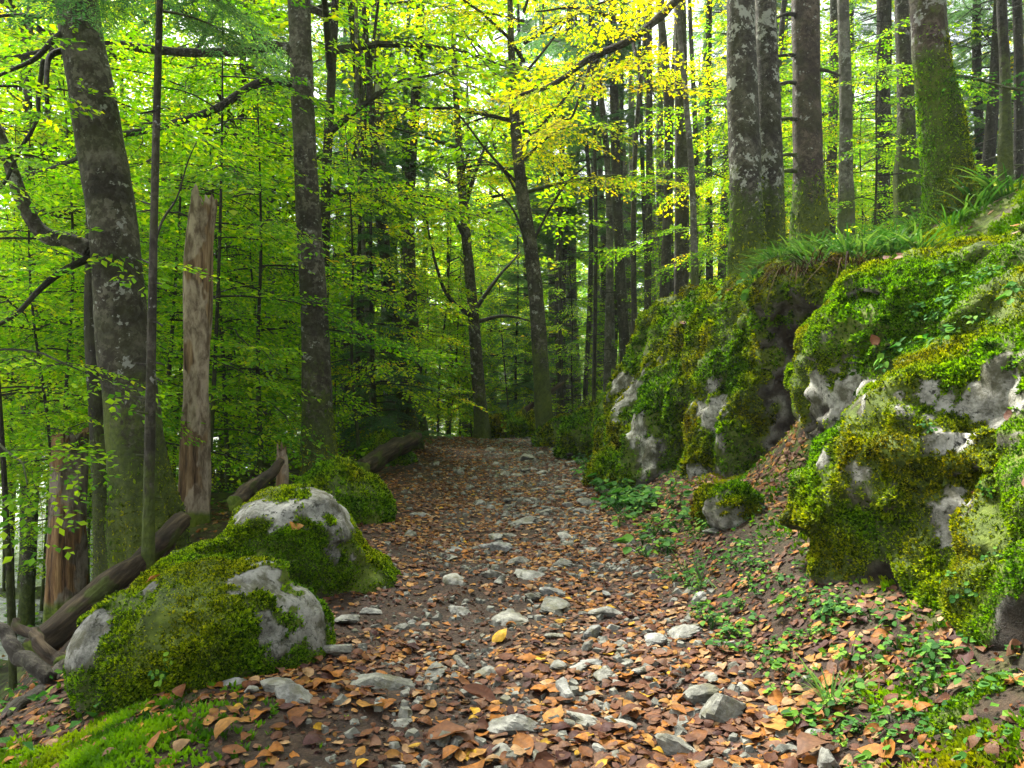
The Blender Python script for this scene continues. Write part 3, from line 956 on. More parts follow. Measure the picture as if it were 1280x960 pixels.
def broad_crown(name, seed, z0, Hh, Rad, nlimb, tmpls, leaf_mat, wood=B_DARK, sp_scale=1.0, rise=0.35, step=0.42, shape=0.5, rbias=0.0, lrad=0.02):
    rng = np.random.default_rng(seed)
    wood_parts, yaw, pit, rol, scl, pos = [], [], [], [], [], []
    for i in range(nlimb):
        f = (i + rng.random()) / nlimb
        z = z0 + (Hh - z0) * f
        L = Rad * (0.45 + 0.75 * math.sin(math.pi * min(1, f * 0.85 + 0.12)) ** 0.8) * rng.uniform(0.6, 1.15) * (1 - 0.45 * f)
        az = i * 2.399 + rng.normal(0, 0.35)
        c, s = math.cos(az), math.sin(az)
        u = np.linspace(0, 1, 6)
        wob = rng.normal(0, 0.05, 6) * L * u
        path = np.stack([L * u * c - wob * s, L * u * s + wob * c, z + L * (rise * (1 + f) * u - 0.3 * u * u)], -1)
        wood_parts.append(tube(path, np.linspace(lrad * (1.2 - 0.6 * f) * L / 2 ** 0.5 / 1.4 + 0.006, 0.005, 6), 5, cap=False))
        for q in np.arange(0.35 / max(L, 0.4), 1.0, step / max(L, 0.4)):
            p = path[0] + 0
            k = min(4, int(q * 5)); fr = q * 5 - k
            p = path[k] * (1 - fr) + path[k + 1] * fr
            for sd in (-1, 1):
                if rng.random() < 0.12:
                    continue
                yaw.append(az + sd * R(rng.uniform(15, 75))); pit.append(R(rng.uniform(-12, 28))); rol.append(rng.normal(0, 0.22))
                scl.append(sp_scale * rng.uniform(0.65, 1.15)); pos.append(p + rng.normal(0, 0.04, 3))
        yaw.append(az); pit.append(R(rng.uniform(0, 20))); rol.append(rng.normal(0, 0.15)); scl.append(sp_scale); pos.append(path[-1])
    M, pos = rot_mats(np.array(yaw), np.array(pit), np.array(rol), np.array(scl), pos)
    V, F, r, mi = place(tmpls, rng.integers(0, len(tmpls), len(M)), M, pos, rng, rbias=rbias)
    WV, WF = join(wood_parts)
    F = np.vstack([F, WF + len(V)])
    V = np.vstack([V, WV])
    return mesh_from(name, V, F, [leaf_mat, wood], False, mi=np.concatenate([mi, np.ones(len(WF), int)]), attrs={'rnd': np.concatenate([r, np.zeros(len(WV))])})

def fir_crown(name, seed, z0, Hh, Rad, tmpls, mat=None, per_m=9, stubs=0.0, wood=B_DARK, step=0.26, taper=0.8, sp=1.0):
    rng = np.random.default_rng(seed)
    wood_parts, yaw, pit, rol, scl, pos = [], [], [], [], [], []
    n = int((Hh - z0) * per_m)
    for i in range(n):
        f = (i + rng.random()) / n
        z = z0 + (Hh - z0) * f
        L = Rad * (1 - f) ** taper * rng.uniform(0.55, 1.1) + 0.12
        az = i * 2.399 + rng.normal(0, 0.5)
        c, s = math.cos(az), math.sin(az)
        u = np.linspace(0, 1, 5)
        dr = rng.uniform(0.1, 0.35)
        path = np.stack([L * u * c, L * u * s, z + L * (0.12 * u - dr * u * u + 0.08 * u ** 3)], -1)
        wood_parts.append(tube(path, np.linspace(0.008 + 0.006 * L, 0.004, 5), 4, cap=False))
        for q in np.arange(min(0.3, 0.15 / L), 0.98, step / max(L, 0.3)):
            k = min(3, int(q * 4)); fr = q * 4 - k
            p = path[k] * (1 - fr) + path[k + 1] * fr
            for sd in (-1, 1):
                if rng.random() < 0.1:
                    continue
                yaw.append(az + sd * R(rng.uniform(35, 65))); pit.append(R(rng.uniform(5, 30))); rol.append(rng.normal(0, 0.15))
                scl.append(sp * (0.45 + 0.55 * (1 - q)) * min(1.0, 0.5 + L * 0.35) * rng.uniform(0.8, 1.15)); pos.append(p)
        yaw.append(az); pit.append(R(rng.uniform(8, 25))); rol.append(0); scl.append(0.7 * sp); pos.append(path[-2])
    if stubs:
        for i in range(int(stubs * z0)):
            z = rng.uniform(0.8, z0 + 0.8)
            az = rng.uniform(0, 6.28)
            L = rng.uniform(0.2, 1.1)
            u = np.linspace(0, 1, 4)
            wood_parts.append(tube(np.stack([L * u * math.cos(az), L * u * math.sin(az), z - 0.2 * L * u * u + 0.05 * L * u], -1), np.linspace(0.012, 0.003, 4), 4, cap=False))
    M, pos = rot_mats(np.array(yaw), np.array(pit), np.array(rol), np.array(scl), pos)
    V, F, r, mi = place(tmpls, rng.integers(0, len(tmpls), len(M)), M, pos, rng)
    WV, WF = join(wood_parts)
    F = np.vstack([F, WF + len(V)])
    V = np.vstack([V, WV])
    return mesh_from(name, V, F, [mat or M_NEEDLE, wood], False, mi=np.concatenate([mi, np.ones(len(WF), int)]), attrs={'rnd': np.concatenate([r, np.zeros(len(WV))])})

# ------------------------------------------------------------------ trunks
def trunk_mesh(name, path, radii, mat, seg=14, ds=0.07, seed=1.0, flare=0.5, flare_h=0.3, bumpy=0.05, close_top=True):
    """path: points from base to top, in the tree's own space"""
    path = np.asarray(path, float)
    Ltot = np.linalg.norm(np.diff(path, axis=0), axis=1).sum()
    n = int(np.clip(Ltot / ds, 8, 160))
    P = catmull(path, n)
    s = np.concatenate([[0], np.cumsum(np.linalg.norm(np.diff(P, axis=0), axis=1))])
    rr = np.interp(np.linspace(0, 1, n), np.linspace(0, 1, len(radii)), radii)
    def mod(t, th, PP):
        Q = np.stack([np.cos(th), np.sin(th), np.repeat(s[:, None], th.shape[1], 1) * 1.3], -1)
        m = 1 + bumpy * 1.7 * fbm(Q, 1.1, 3, seed) + bumpy * 0.6 * pn(Q * np.array([1, 1, 2.5]), 3.5, seed + 3)
        hgt = np.maximum(PP[:, 2:3], 0)
        fl = np.exp(-np.maximum(hgt - 0.12, 0) / flare_h)
        lob = 0.75 + 0.45 * np.cos(th * 4 + seed * 2) * 0.6 + 0.3 * np.cos(th * 7 + seed)
        return m * (1 + flare * fl * lob)
    V, F = tube(P, rr, seg, True, mod)
    return mesh_from(name, V, F, [mat], True), V, F, P

def trunk_moss(root, V, F, zmax, count, size, seed, tone=0.46, bias=None):
    z = V[:, 2]
    w = 1 - sstep(zmax * 0.45, zmax, z + zmax * 0.7 * fbm(V, 4.0, 3, seed))
    if bias is not None:
        w = np.clip(w * (0.35 + bias(V)), 0, 1)
    P, n, _ = sample_surface(V, F, count, w + 1e-6)
    keep = np.interp(P[:, 2], [0, zmax * 0.6, zmax * 1.2], [1, 1, 0]) + 0.5 * pn(P, 5, seed + 3) > 0.25
    P, n = P[keep], n[keep]
    rb = np.clip(tone + 1.1 * pn(P, 5, seed + 7) + 0.15 * (RNG.random(len(P)) - 0.5), 0.0, 0.75)
    BV, BF, br = blades(P, n, size * (0.6 + 0.8 * RNG.random(len(P))), 3)
    kind(link('moss', mesh_from('moss', BV, BF, [M_MOSSB], False, attrs=br), root), 'stuff')

def branch_part(root, pts, r0, r1, mat, seg=8, name='branch', seed=2.0):
    n = max(8, len(pts) * 7)
    P = catmull(pts, n)
    P = P + 0.012 * np.stack([pn(P, 3.0, seed + k) for k in range(3)], -1) * np.linspace(0.3, 2.5, n)[:, None]
    V, F = tube(P, np.linspace(r0, r1, n) * (1 + 0.22 * pn(P, 6, seed + 9)), seg)
    o = link(name, mesh_from(name, V, F, [mat]), root)
    return o, P

def foliage_on(root, paths, tmpls, mat, step=0.22, scale=0.7, seed=1, start=0.3, name='foliage', spread=(15, 75), pitch=(-10, 28), wood=B_DARK, rbias=0.0, both=True):
    rng = np.random.default_rng(seed)
    yaw, pit, rol, scl, pos = [], [], [], [], []
    for P in paths:
        P = np.asarray(P)
        s = np.concatenate([[0], np.cumsum(np.linalg.norm(np.diff(P, axis=0), axis=1))])
        for q in np.arange(start * s[-1], s[-1] + 0.01, step):
            p = np.array([np.interp(q, s, P[:, k]) for k in range(3)])
            p2 = np.array([np.interp(min(q + 0.15, s[-1]), s, P[:, k]) - np.interp(max(0, q - 0.1), s, P[:, k]) for k in range(3)])
            az = math.atan2(p2[1], p2[0])
            for sd in (-1, 1):
                if rng.random() < 0.15:
                    continue
                yaw.append(az + sd * R(rng.uniform(*spread))); pit.append(R(rng.uniform(*pitch))); rol.append(rng.normal(0, 0.2))
                scl.append(scale * rng.uniform(0.6, 1.2)); pos.append(p)
    M, pos = rot_mats(np.array(yaw), np.array(pit), np.array(rol), np.array(scl), pos)
    V, F, r, mi = place(tmpls, rng.integers(0, len(tmpls), len(M)), M, pos, rng, rbias=rbias)
    return link(name, mesh_from(name, V, F, [mat, wood], False, mi=mi, attrs={'rnd': r}), root)
# ------------------------------------------------------------------ trees one can tell apart
def px_tree(name, label, cat, Y, pts, widths, mat, ext=6.0, ext_lean=None, seg=16, seed=1.0, flare=0.5, bumpy=0.06, moss=None, group=None, ds=0.07, flare_h=0.3):
    """pts: where the trunk runs, foot first; the root stands on the ground at its foot"""
    W = [at(a, b, Y) for a, b in pts]
    foot = W[0].copy()
    gz = float(H(foot[0], foot[1]))
    foot[2] = max(gz, foot[2] - 0.03)
    root = thing(name, label, cat, foot, group=group)
    P = [w - foot for w in W]
    P[0] = np.array([P[0][0], P[0][1], -0.25 - (foot[2] - gz)])
    if len(P) > 1 and P[1][2] < 0.1:
        P.pop(1)
    r = [0.5 * w / 1000 * Y for w in widths]
    if ext:
        d = unit((P[-1] - P[-2]) * np.array([0.6, 0.6, 1])) if ext_lean is None else unit(np.array(ext_lean, float))
        P += [P[-1] + d * ext * 0.5, P[-1] + d * ext]
    hs_ = np.array([p[2] for p in P])
    tt = np.linspace(0, 1, len(P))
    rk = list(np.interp(np.linspace(0, 1, len(widths)), np.linspace(0, 1, len(r)), r))
    if ext:
        rk += [r[-1] * 0.8, r[-1] * 0.45]
    if len(rk) != len(P):
        rk = list(np.interp(tt, np.linspace(0, 1, len(rk)), rk))
    me, V, F, PP = trunk_mesh('trunk', P, rk, mat, seg, ds, seed, flare, flare_h, bumpy)
    link('trunk', me, root)
    if moss:
        trunk_moss(root, V, F, *moss)
    return root, foot, PP

def px_branch(root, foot, Y, pts, w0, w1, mat, dy=0.0, name='branch', seed=2.0):
    n = len(pts)
    Q = [at(a, b, Y + dy * i / max(1, n - 1)) - foot for i, (a, b) in enumerate(pts)]
    return branch_part(root, Q, 0.5 * w0 / 1000 * Y, 0.5 * w1 / 1000 * Y, mat, name=name, seed=seed)[1]

def right_bias(V):
    return 0.6 * np.ones(len(V))

# the leaning beech by the river
t1, f1, p1 = px_tree('beech_tree', 'thick leaning grey beech trunk with a crooked limb towards the river', 'tree', 5.6,
                     [(196, 660), (160, 480), (143, 300), (118, 130), (97, 0)], [70, 62, 58, 53, 50], B_BEECH, ext=5, seg=28, seed=2, flare=0.3, moss=(0.7, 9000, 0.022, 4), ds=0.05)
b1 = px_branch(t1, f1, 5.6, [(112, 312), (85, 300), (55, 292), (30, 255), (12, 205), (-10, 150), (-50, 60)], 21, 14, B_BEECH, dy=-0.2)
b2 = px_branch(t1, f1, 5.6, [(112, 322), (80, 338), (50, 362), (20, 392), (-30, 420)], 10, 4, B_DARK, dy=-0.5)
b3 = px_branch(t1, f1, 5.6, [(92, 35), (70, 48), (45, 72), (15, 88), (-30, 110)], 9, 3, B_DARK, dy=-0.5)
b4 = px_branch(t1, f1, 5.6, [(80, 62), (62, 72), (58, 95), (60, 130)], 8, 5, B_DARK, dy=-0.3)
b5 = px_branch(t1, f1, 5.6, [(88, 22), (50, 22), (10, 18), (-30, 24)], 6, 3, B_DARK, dy=-0.4)
b6 = px_branch(t1, f1, 5.6, [(54, 75), (48, 120), (46, 150), (24, 190), (2, 232), (-30, 260)], 6, 3, B_DARK, dy=-0.4)
b7 = px_branch(t1, f1, 5.6, [(122, 190), (90, 200), (60, 212), (30, 215)], 6, 3, B_DARK, dy=0.6)
foliage_on(t1, [b2, b3, b6, b7], SPR_NEAR, M_BEECH, 0.28, 0.5, 5, 0.35)
t1b, _, _ = px_tree('beech_tree', 'dark mossy stem close in front of the leaning beech foot', 'tree', 5.95,
                    [(143, 715), (135, 600), (122, 440), (117, 330), (116, 240)], [42, 36, 29, 20, 14], B_DARK, ext=0, seg=20, seed=5, flare=0.1, moss=(1.2, 6000, 0.014, 6, 0.02))
# thin young fir
t2, f2, p2 = px_tree('fir_sapling', 'very slender young fir stem with short dead side twigs before the leaning beech', 'tree', 4.6,
                     [(184, 702), (188, 500), (192, 300), (198, 60), (201, -60)], [15, 12, 10, 9, 7], B_FIR, ext=1.2, seg=10, seed=7, flare=0.3, bumpy=0.08, ds=0.05)
me_ = fir_crown('crown', 60, 0, 1.9, 0.42, FRONDS, step=0.2, per_m=16)
link('crown', me_, t2, at(199, 18, 4.6) - f2)
rngt = np.random.default_rng(3)
for k in range(16):
    y = rngt.uniform(90, 640)
    x = np.interp(y, [60, 300, 500, 702], [198, 192, 188, 184])
    sd = rngt.choice([-1, 1])
    px_branch(t2, f2, 4.6, [(x, y), (x + sd * 7, y + 1), (x + sd * rngt.uniform(12, 22), y + rngt.uniform(-4, 6))], 4, 1.5, B_DARK, dy=rngt.uniform(-.1, .1), name='twig', seed=k)
px_branch(t2, f2, 4.6, [(194, 300), (205, 270), (222, 240), (245, 175)], 4, 1.5, B_DARK, dy=0.3, name='twig')

def jagged(name, label, Y, pts, widths, mat, seed, spike, cat='dead trunk', seg=26):
    W = [at(a, b, Y) for a, b in pts]
    foot = W[0].copy()
    foot[2] = float(H(foot[0], foot[1]))
    root = thing(name, label, cat, foot)
    P = np.array([w - foot for w in W])
    P[0, 2] = -0.2
    n = 70
    Q = catmull(P, n)
    r = np.interp(np.linspace(0, 1, n), np.linspace(0, 1, len(widths)), [0.5 * w / 1000 * Y for w in widths])
    th = np.linspace(0, 2 * np.pi, seg, endpoint=False)
    C = np.stack([np.cos(th), np.sin(th)], -1)
    ht = spike * (0.5 + 0.9 * np.abs(pn(np.concatenate([C * 1.2, 0 * th[:, None]], 1), 1.6, seed)) * 2 + 0.35 * RNG.random(seg)) - spike
    rings = []
    for i in range(n):
        z = i / (n - 1)
        q = np.concatenate([C, np.full((seg, 1), z * 2.2)], 1)
        q2 = np.concatenate([C * 2.2, np.full((seg, 1), z * 0.8)], 1)
        rr = r[i] * (1 + 0.22 * pn(q, 1.5, seed) + 0.16 * pn(q2, 2.0, seed + 1) - 0.22 * sstep(0.12, 0.3, pn(q * np.array([1, 1, 1.2]), 1.1, seed + 5))) * (1 + 0.3 * math.exp(-z * 9))
        ring = np.stack([Q[i, 0] + rr * C[:, 0], Q[i, 1] + rr * C[:, 1], np.full(seg, Q[i, 2])], -1)
        ring[:, 2] += ht * sstep(0.72, 1.0, z)
        rings.append(ring)
    inner = rings[-1].copy()
    inner[:, :2] = Q[-1, :2] + (inner[:, :2] - Q[-1, :2]) * 0.62
    inner[:, 2] -= spike * 0.15
    rings.append(inner)
    bot = inner.copy()
    bot[:, :2] = Q[-1, :2] + (bot[:, :2] - Q[-1, :2]) * 0.5
    bot[:, 2] = Q[-1, 2] - spike * 1.3
    rings.append(bot)
    V = np.vstack(rings)
    m = len(rings)
    i = np.arange(m - 1)[:, None] * seg
    j = np.arange(seg)[None]
    F = np.stack([i + j, i + seg + j, i + seg + (j + 1) % seg, i + (j + 1) % seg], -1)[:, :, ::-1].reshape(-1, 4)
    link('trunk', mesh_from('trunk', V, F, [mat], True), root)
    return root
jagged('broken_snag', 'tall dead broken trunk with pale flaking bark and jagged top', 6.6, [(242, 648), (245, 500), (249, 330), (254, 250)], [40, 34, 34, 33], B_SNAG, 4, 0.26, seg=36)
jagged('broken_stump', 'short rotten orange brown stump with ragged top near the river', 6.2, [(82, 760), (84, 650), (87, 540)], [47, 42, 43], B_STUMP, 9, 0.13, seg=36)

# dark beech beside the path with two limbs reaching to the river
t5, f5, p5 = px_tree('beech_tree', 'straight dark beech with pale lichen blotches and two long side limbs', 'tree', 8.0,
                     [(402, 590), (393, 400), (382, 200), (374, 0)], [44, 33, 29, 27], B_BEECH, ext=5, seg=22, seed=11, flare=0.3, moss=(0.8, 5000, 0.028, 8))
b51 = px_branch(t5, f5, 8.0, [(374, 66), (340, 58), (300, 64), (240, 66), (180, 60), (125, 54), (60, 64), (0, 75)], 15, 7, B_DARK, dy=-0.4)
b52 = px_branch(t5, f5, 8.0, [(378, 112), (350, 100), (318, 106), (270, 136), (215, 155), (145, 172), (90, 200), (40, 208)], 13, 6, B_DARK, dy=-0.5)
b53 = px_branch(t5, f5, 8.0, [(245, 66), (262, 30), (275, 0), (290, -40)], 7, 4, B_DARK, dy=0.3)
foliage_on(t5, [b51, b52], SPR_NEAR, M_BEECH, 0.4, 0.6, 6, 0.45)

# leaning tree with the yellow crown over the path
t6, f6, p6 = px_tree('beech_tree', 'leaning beech with yellow autumn crown, white flecked dark trunk beyond the path crest', 'tree', 13.0,
                     [(684, 500), (668, 350), (652, 235), (642, 130), (638, 20)], [22, 18, 15, 12, 7], B_BEECH, ext=4, seg=14, seed=14, flare=0.15)
for pts in ([(652, 235), (610, 190), (570, 140), (520, 100)], [(648, 190), (700, 130), (740, 80), (800, 40)], [(662, 310), (700, 240), (740, 200)], [(655, 260), (630, 215), (600, 200), (560, 205)], [(642, 120), (600, 70), (570, 20)], [(640, 110), (690, 50), (720, 0)], [(664, 320), (640, 260), (610, 230)]):
    px_branch(t6, f6, 13.0, pts, 4, 1.4, B_DARK, dy=RNG.uniform(-1.5, 1.0), seed=pts[1][0])
link('crown', broad_crown('crown', 61, 0, 6.0, 2.9, 20, SPR_NEAR, M_YELLOW, rise=0.3, step=0.34, sp_scale=0.75), t6, at(655, 250, 13.0) - f6)
t7, f7, p7 = px_tree('beech_tree', 'slender crooked tree standing at the path crest before the bright clearing', 'tree', 15.8,
                     [(604, 545), (592, 400), (583, 300), (575, 200), (568, 80)], [17, 14, 12, 10, 7], B_BEECH, ext=3, seg=12, seed=15)
for pts in ([(592, 390), (620, 350), (650, 315)], [(594, 400), (560, 370), (545, 330), (530, 260)], [(583, 300), (560, 260), (540, 240)], [(597, 402), (630, 395), (660, 400)], [(580, 260), (600, 200), (620, 150)]):
    px_branch(t7, f7, 15.8, pts, 6, 2, B_DARK, dy=RNG.uniform(-1, 1), seed=pts[1][1])
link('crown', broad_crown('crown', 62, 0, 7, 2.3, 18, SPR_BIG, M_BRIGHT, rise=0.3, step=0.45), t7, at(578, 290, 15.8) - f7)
px_tree('beech_tree', 'leaning trunk with green moss sleeve at the river side path edge', 'tree', 12.0, [(514, 548), (502, 470), (490, 385), (474, 260)], [24, 19, 16, 12], B_DARK, ext=3, seg=12, seed=16, moss=(1.6, 5000, 0.03, 9))
px_tree('birch_tree', 'tall pale white flecked stem among the dark firs', 'tree', 14.0, [(488, 545), (484, 400), (476, 180), (468, 0)], [15, 14, 12, 10], B_LICHEN, ext=4, seg=12, seed=17)

# on the bank
t9, f9, p9 = px_tree('beech_tree', 'twin beech front stem, heavily blotched with white lichen, mossy foot', 'tree', 7.2,
                     [(938, 330), (932, 220), (928, 100), (926, 0)], [50, 39, 36, 34], B_LICHEN, ext=5, seg=26, seed=18, flare=0.2, moss=(0.85, 14000, 0.026, 10))
px_tree('beech_tree', 'twin beech rear stem, darker and thinner, mossy foot', 'tree', 7.55, [(962, 318), (962, 200), (960, 100), (957, 0)], [40, 31, 28, 26], B_LICHEN, ext=5, seg=20, seed=19, flare=0.2, moss=(0.8, 7000, 0.026, 11))
b91 = px_branch(t9, f9, 7.2, [(928, -110), (880, -40), (840, 5), (795, 45), (735, 75), (690, 105), (650, 120)], 14, 4, B_DARK, dy=-1.2)
b92 = px_branch(t9, f9, 7.2, [(740, 72), (728, 110), (716, 145), (705, 150)], 5, 2, B_DARK, dy=-0.2)
b93 = px_branch(t9, f9, 7.2, [(800, 40), (760, 20), (720, 10), (670, 15)], 5, 2, B_DARK, dy=-0.3)
b94 = px_branch(t9, f9, 7.2, [(790, 48), (800, 90), (820, 120)], 5, 2, B_DARK, dy=-0.4)
foliage_on(t9, [b91, b92, b93, b94], SPR_NEAR, M_YELLOW, 0.25, 0.55, 8, 0.3)
t10, f10, p10 = px_tree('beech_tree', 'smooth reddish brown trunk with moss skirt behind the twin beech', 'tree', 9.0, [(1014, 280), (1010, 200), (1008, 100), (1007, 0)], [44, 35, 34, 34], B_RED, ext=6, seg=22, seed=20, flare=0.2, moss=(0.7, 6000, 0.03, 12))
for y, sd in ((20, -1), (70, -1), (105, -1), (150, -1), (195, -1), (215, -1), (90, 1)):
    px_branch(t10, f10, 9.0, [(1006, y), (1006 + sd * 22, y - 2), (1006 + sd * RNG.uniform(30, 45), y + RNG.uniform(-6, 8))], 7, 2.5, B_DARK, dy=-0.2, name='dead_stub', seed=y)
px_tree('fir_tree', 'thin grey pole trunk between the reddish trunk and the mossed trunk', 'tree', 10.5, [(1058, 255), (1057, 120), (1054, 0)], [17, 15, 14], B_PALE, ext=6, seg=12, seed=21)
px_tree('beech_tree', 'mid thick speckled trunk just behind the heavily mossed trunk', 'tree', 11.0, [(1137, 225), (1132, 110), (1128, 0)], [24, 20, 19], B_BEECH, ext=6, seg=14, seed=22)
t13, f13, p13 = px_tree('beech_tree', 'crooked reddish trunk thickly sleeved in yellow green moss on the bank top', 'tree', 5.6,
                        [(1200, 292), (1186, 230), (1178, 150), (1166, 90), (1160, 0)], [70, 55, 48, 44, 42], B_RED2, ext=5, seg=28, seed=24, flare=0.15, bumpy=0.1, moss=(1.3, 40000, 0.017, 13, 0.6), ds=0.05)
b131 = px_branch(t13, f13, 5.6, [(1190, 95), (1220, 98), (1260, 110), (1300, 112)], 5, 2, B_DARK, dy=-0.5)
foliage_on(t13, [b131], SPR_NEAR, M_HERB, 0.3, 0.35, 9, 0.1)
px_tree('fir_tree', 'dark thin trunk near the bank top beyond the heavily mossed trunk', 'tree', 9.0, [(1258, 190), (1256, 90), (1252, 0)], [14, 12, 12], B_DARK, ext=6, seg=10, seed=25)
px_tree('fir_tree', 'bare leaning pale pole beside a thicker dark fir', 'tree', 11.0, [(872, 338), (866, 250), (857, 120), (847, 10)], [9, 8, 7, 6], B_PALE, ext=2, seg=10, seed=26, flare=0.2)

# high crowns of the near trees, above the picture: they shade the path
HIGH = [broad_crown('crown', 180 + i, 5.2, 11, 3.6, 22, SPR_BIG, M_BEECH, step=0.55, lrad=0.03) for i in range(2)]
for i, (rt, off) in enumerate(((t1, (-0.7, 0, 1.0)), (t10, (0, 0, 2.0)))):
    c = link('crown', HIGH[i % 2], rt, off)
    c.rotation_euler = (0, 0, i * 1.3)
# ------------------------------------------------------------------ crowns shared by the woods behind
FIR_LOW = [fir_crown('crown', 100 + i, 1.6 + 0.5 * i, 17, 2.3, FRONDS, per_m=6.5, stubs=5) for i in range(3)]
FIR_HIGH = [fir_crown('crown', 110 + i, 5.5 + 0.8 * i, 19, 2.2, FRONDS, per_m=5.5, stubs=9) for i in range(2)]
FIR_FAR = [fir_crown('crown', 120 + i, 2.5, 20, 2.8, FRONDS_FAR, per_m=5, step=0.5) for i in range(2)]
BROAD = [broad_crown('crown', 130 + i, 2.2 + 0.5 * i, 13, 3.4, 26, SPR_BIG, M_BEECH if i % 2 else M_BRIGHT, step=0.5, lrad=0.03) for i in range(4)]
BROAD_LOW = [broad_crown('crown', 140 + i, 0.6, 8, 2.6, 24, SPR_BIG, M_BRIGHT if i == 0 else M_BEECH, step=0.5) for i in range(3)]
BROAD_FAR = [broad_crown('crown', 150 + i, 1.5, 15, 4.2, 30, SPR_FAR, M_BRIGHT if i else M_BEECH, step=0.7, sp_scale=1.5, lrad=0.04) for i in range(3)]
BROAD_YEL = [broad_crown('crown', 155, 2.0, 9, 2.4, 20, SPR_BIG, M_YELLOW, step=0.5)]
SAP = [broad_crown('crown', 160 + i, 0.5, 3.6 + i * 0.5, 1.35, 17, SPR_NEAR, M_BEECH if i % 2 else M_BRIGHT, rise=0.12, step=0.33, sp_scale=0.62, lrad=0.008) for i in range(4)]
YFIR = [fir_crown('crown', 170 + i, 0.3, 6, 1.3, FRONDS, per_m=9) for i in range(2)]

tree_n = [0]
def wood_tree(name, label, group, x, y, r, hgt, bark, crown, cs=1.0, lean=(0, 0), seg=9, crown_z=0.0, cat='tree', flare=0.35):
    z = float(H(x, y))
    tree_n[0] += 1
    k = tree_n[0]
    root = thing(name, label, cat, (x, y, z), (lean[1], lean[0], 0), group)
    bow = 0.012 * hgt
    P = [(0, 0, -0.3), (bow * math.sin(k), bow * math.cos(k * 1.7), hgt * 0.3), (bow * math.sin(k * 2.1), -bow * math.cos(k), hgt * 0.62), (0, 0, hgt)]
    me, V, F, PP = trunk_mesh('trunk', P, [r * 1.1, r * 0.9, r * 0.6, r * 0.15], bark, seg, 0.16, k * 1.37, flare, 0.25, 0.06)
    link('trunk', me, root)
    if crown is not None:
        c = link('crown', crown, root, (0, 0, crown_z))
        c.rotation_euler = (0, 0, k * 2.399)
        c.scale = (cs, cs, cs)
    return root

def at_px(px, Y):
    return (px - 640) / 1000 * Y

FG, BGp, RG, CG = 'firs in the dark stand up the slope', 'broadleaf trees of the riverside wood', 'firs beside the path, river side', 'bright broadleaf trees beyond the path crest'
# up the slope: (pixel column, distance, trunk pixels, bark, crown, label)
firs = [(850, 13, 19, B_FIR, None, 'dark fir trunk beside the bare leaning pale pole'), (823, 15, 12, B_FIR, None, None), (808, 16.5, 9, B_FIR, None, None), (796, 14.5, 7, B_FIR, None, None),
        (786, 18, 13, B_FIR, None, None), (888, 14, 9, B_DARK, None, None), (899, 18, 13, B_BEECH, None, None), (757, 18, 9, B_PALE, 'h', 'pale slim trunk rising behind the low end of the tall outcrop'),
        (741, 17, 5, B_DARK, None, None), (768, 20, 6, B_PALE, None, None), (702, 21, 10, B_FIR, 'h', None), (722, 25, 15, B_PALE, None, None), (735, 29, 9, B_PALE, None, None), (775, 26, 13, B_PALE, None, None),
        (690, 26, 10, B_PALE, None, None), (712, 33, 10, B_PALE, None, None), (830, 24, 12, B_PALE, None, None), (870, 27, 12, B_PALE, None, None), (748, 36, 12, B_PALE, None, None), (728, 20, 6, B_DARK, None, None), (762, 23, 8, B_FIR, None, None), (783, 22, 7, B_DARK, None, None), (816, 19, 6, B_DARK, None, None), (843, 17, 7, B_FIR, None, None), (707, 27, 7, B_FIR, None, None), (697, 19, 5, B_DARK, None, None), (860, 21, 8, B_FIR, None, None), (908, 16, 6, B_DARK, None, None), (755, 30, 8, B_PALE, None, None), (680, 30, 8, B_FIR, None, None), (704, 24, 9, B_FIR, 'h', None), (745, 27, 9, B_FIR, None, None), (812, 25, 10, B_PALE, None, None), (668, 27, 8, B_FIR, 'h', None), (790, 27, 9, B_PALE, None, None), (800, 31, 12, B_PALE, 'h', None),
        (985, 17, 9, B_FIR, None, None), (1034, 13, 12, B_BEECH, None, None), (1082, 16, 11, B_DARK, None, None), (1102, 14, 17, B_FIR, 'h', 'upright dark fir between the pole trunk and the speckled trunk'), (1118, 19, 11, B_DARK, None, None),
        (1040, 22, 14, B_FIR, None, None), (985, 25, 16, B_FIR, 'h', None), (1068, 26, 14, B_FIR, 'h', None), (1150, 15, 12, B_DARK, None, None), (1222, 12, 14, B_DARK, 'h', None), (1272, 14, 12, B_DARK, 'h', None),
        (1240, 17, 12, B_FIR, 'l', None), (1295, 10, 14, B_DARK, 'h', None), (1180, 22, 12, B_FIR, 'l', None), (920, 22, 10, B_FIR, 'h', None), (945, 30, 14, B_FIR, None, None), (1330, 16, 14, B_DARK, 'l', None), (880, 38, 12, B_FIR, None, None), (1010, 36, 14, B_FIR, None, None), (1120, 34, 14, B_FIR, 'l', None),
        (660, 24, 9, B_FIR, 'l', 'dark drooping fir screening the clearing behind the leaning yellow beech')]
for i, (px, Y, w, bark, cr, lab) in enumerate(firs):
    cm = {'l': FIR_LOW[i % 3], 'h': FIR_HIGH[i % 2], None: None}[cr]
    if cm is not None and Y > 28:
        cm = FIR_FAR[i % 2]
    lb = lab or ('dark brown fir trunk in the stand up the slope' if bark in (B_FIR, B_DARK) else 'pale grey slim fir trunk in the stand up the slope' if bark is B_PALE else 'speckled grey trunk in the stand up the slope')
    wood_tree('fir_tree', lb, FG if lab is None else None, at_px(px, Y), Y, 0.5 * w / 1000 * Y, 15 + (i * 7) % 5, bark, cm, 0.9 + 0.05 * (i % 4), (R(((i * 37) % 7 - 3) * 0.5), R(((i * 53) % 5 - 2) * 0.4)), 8 if Y > 14 else 12)
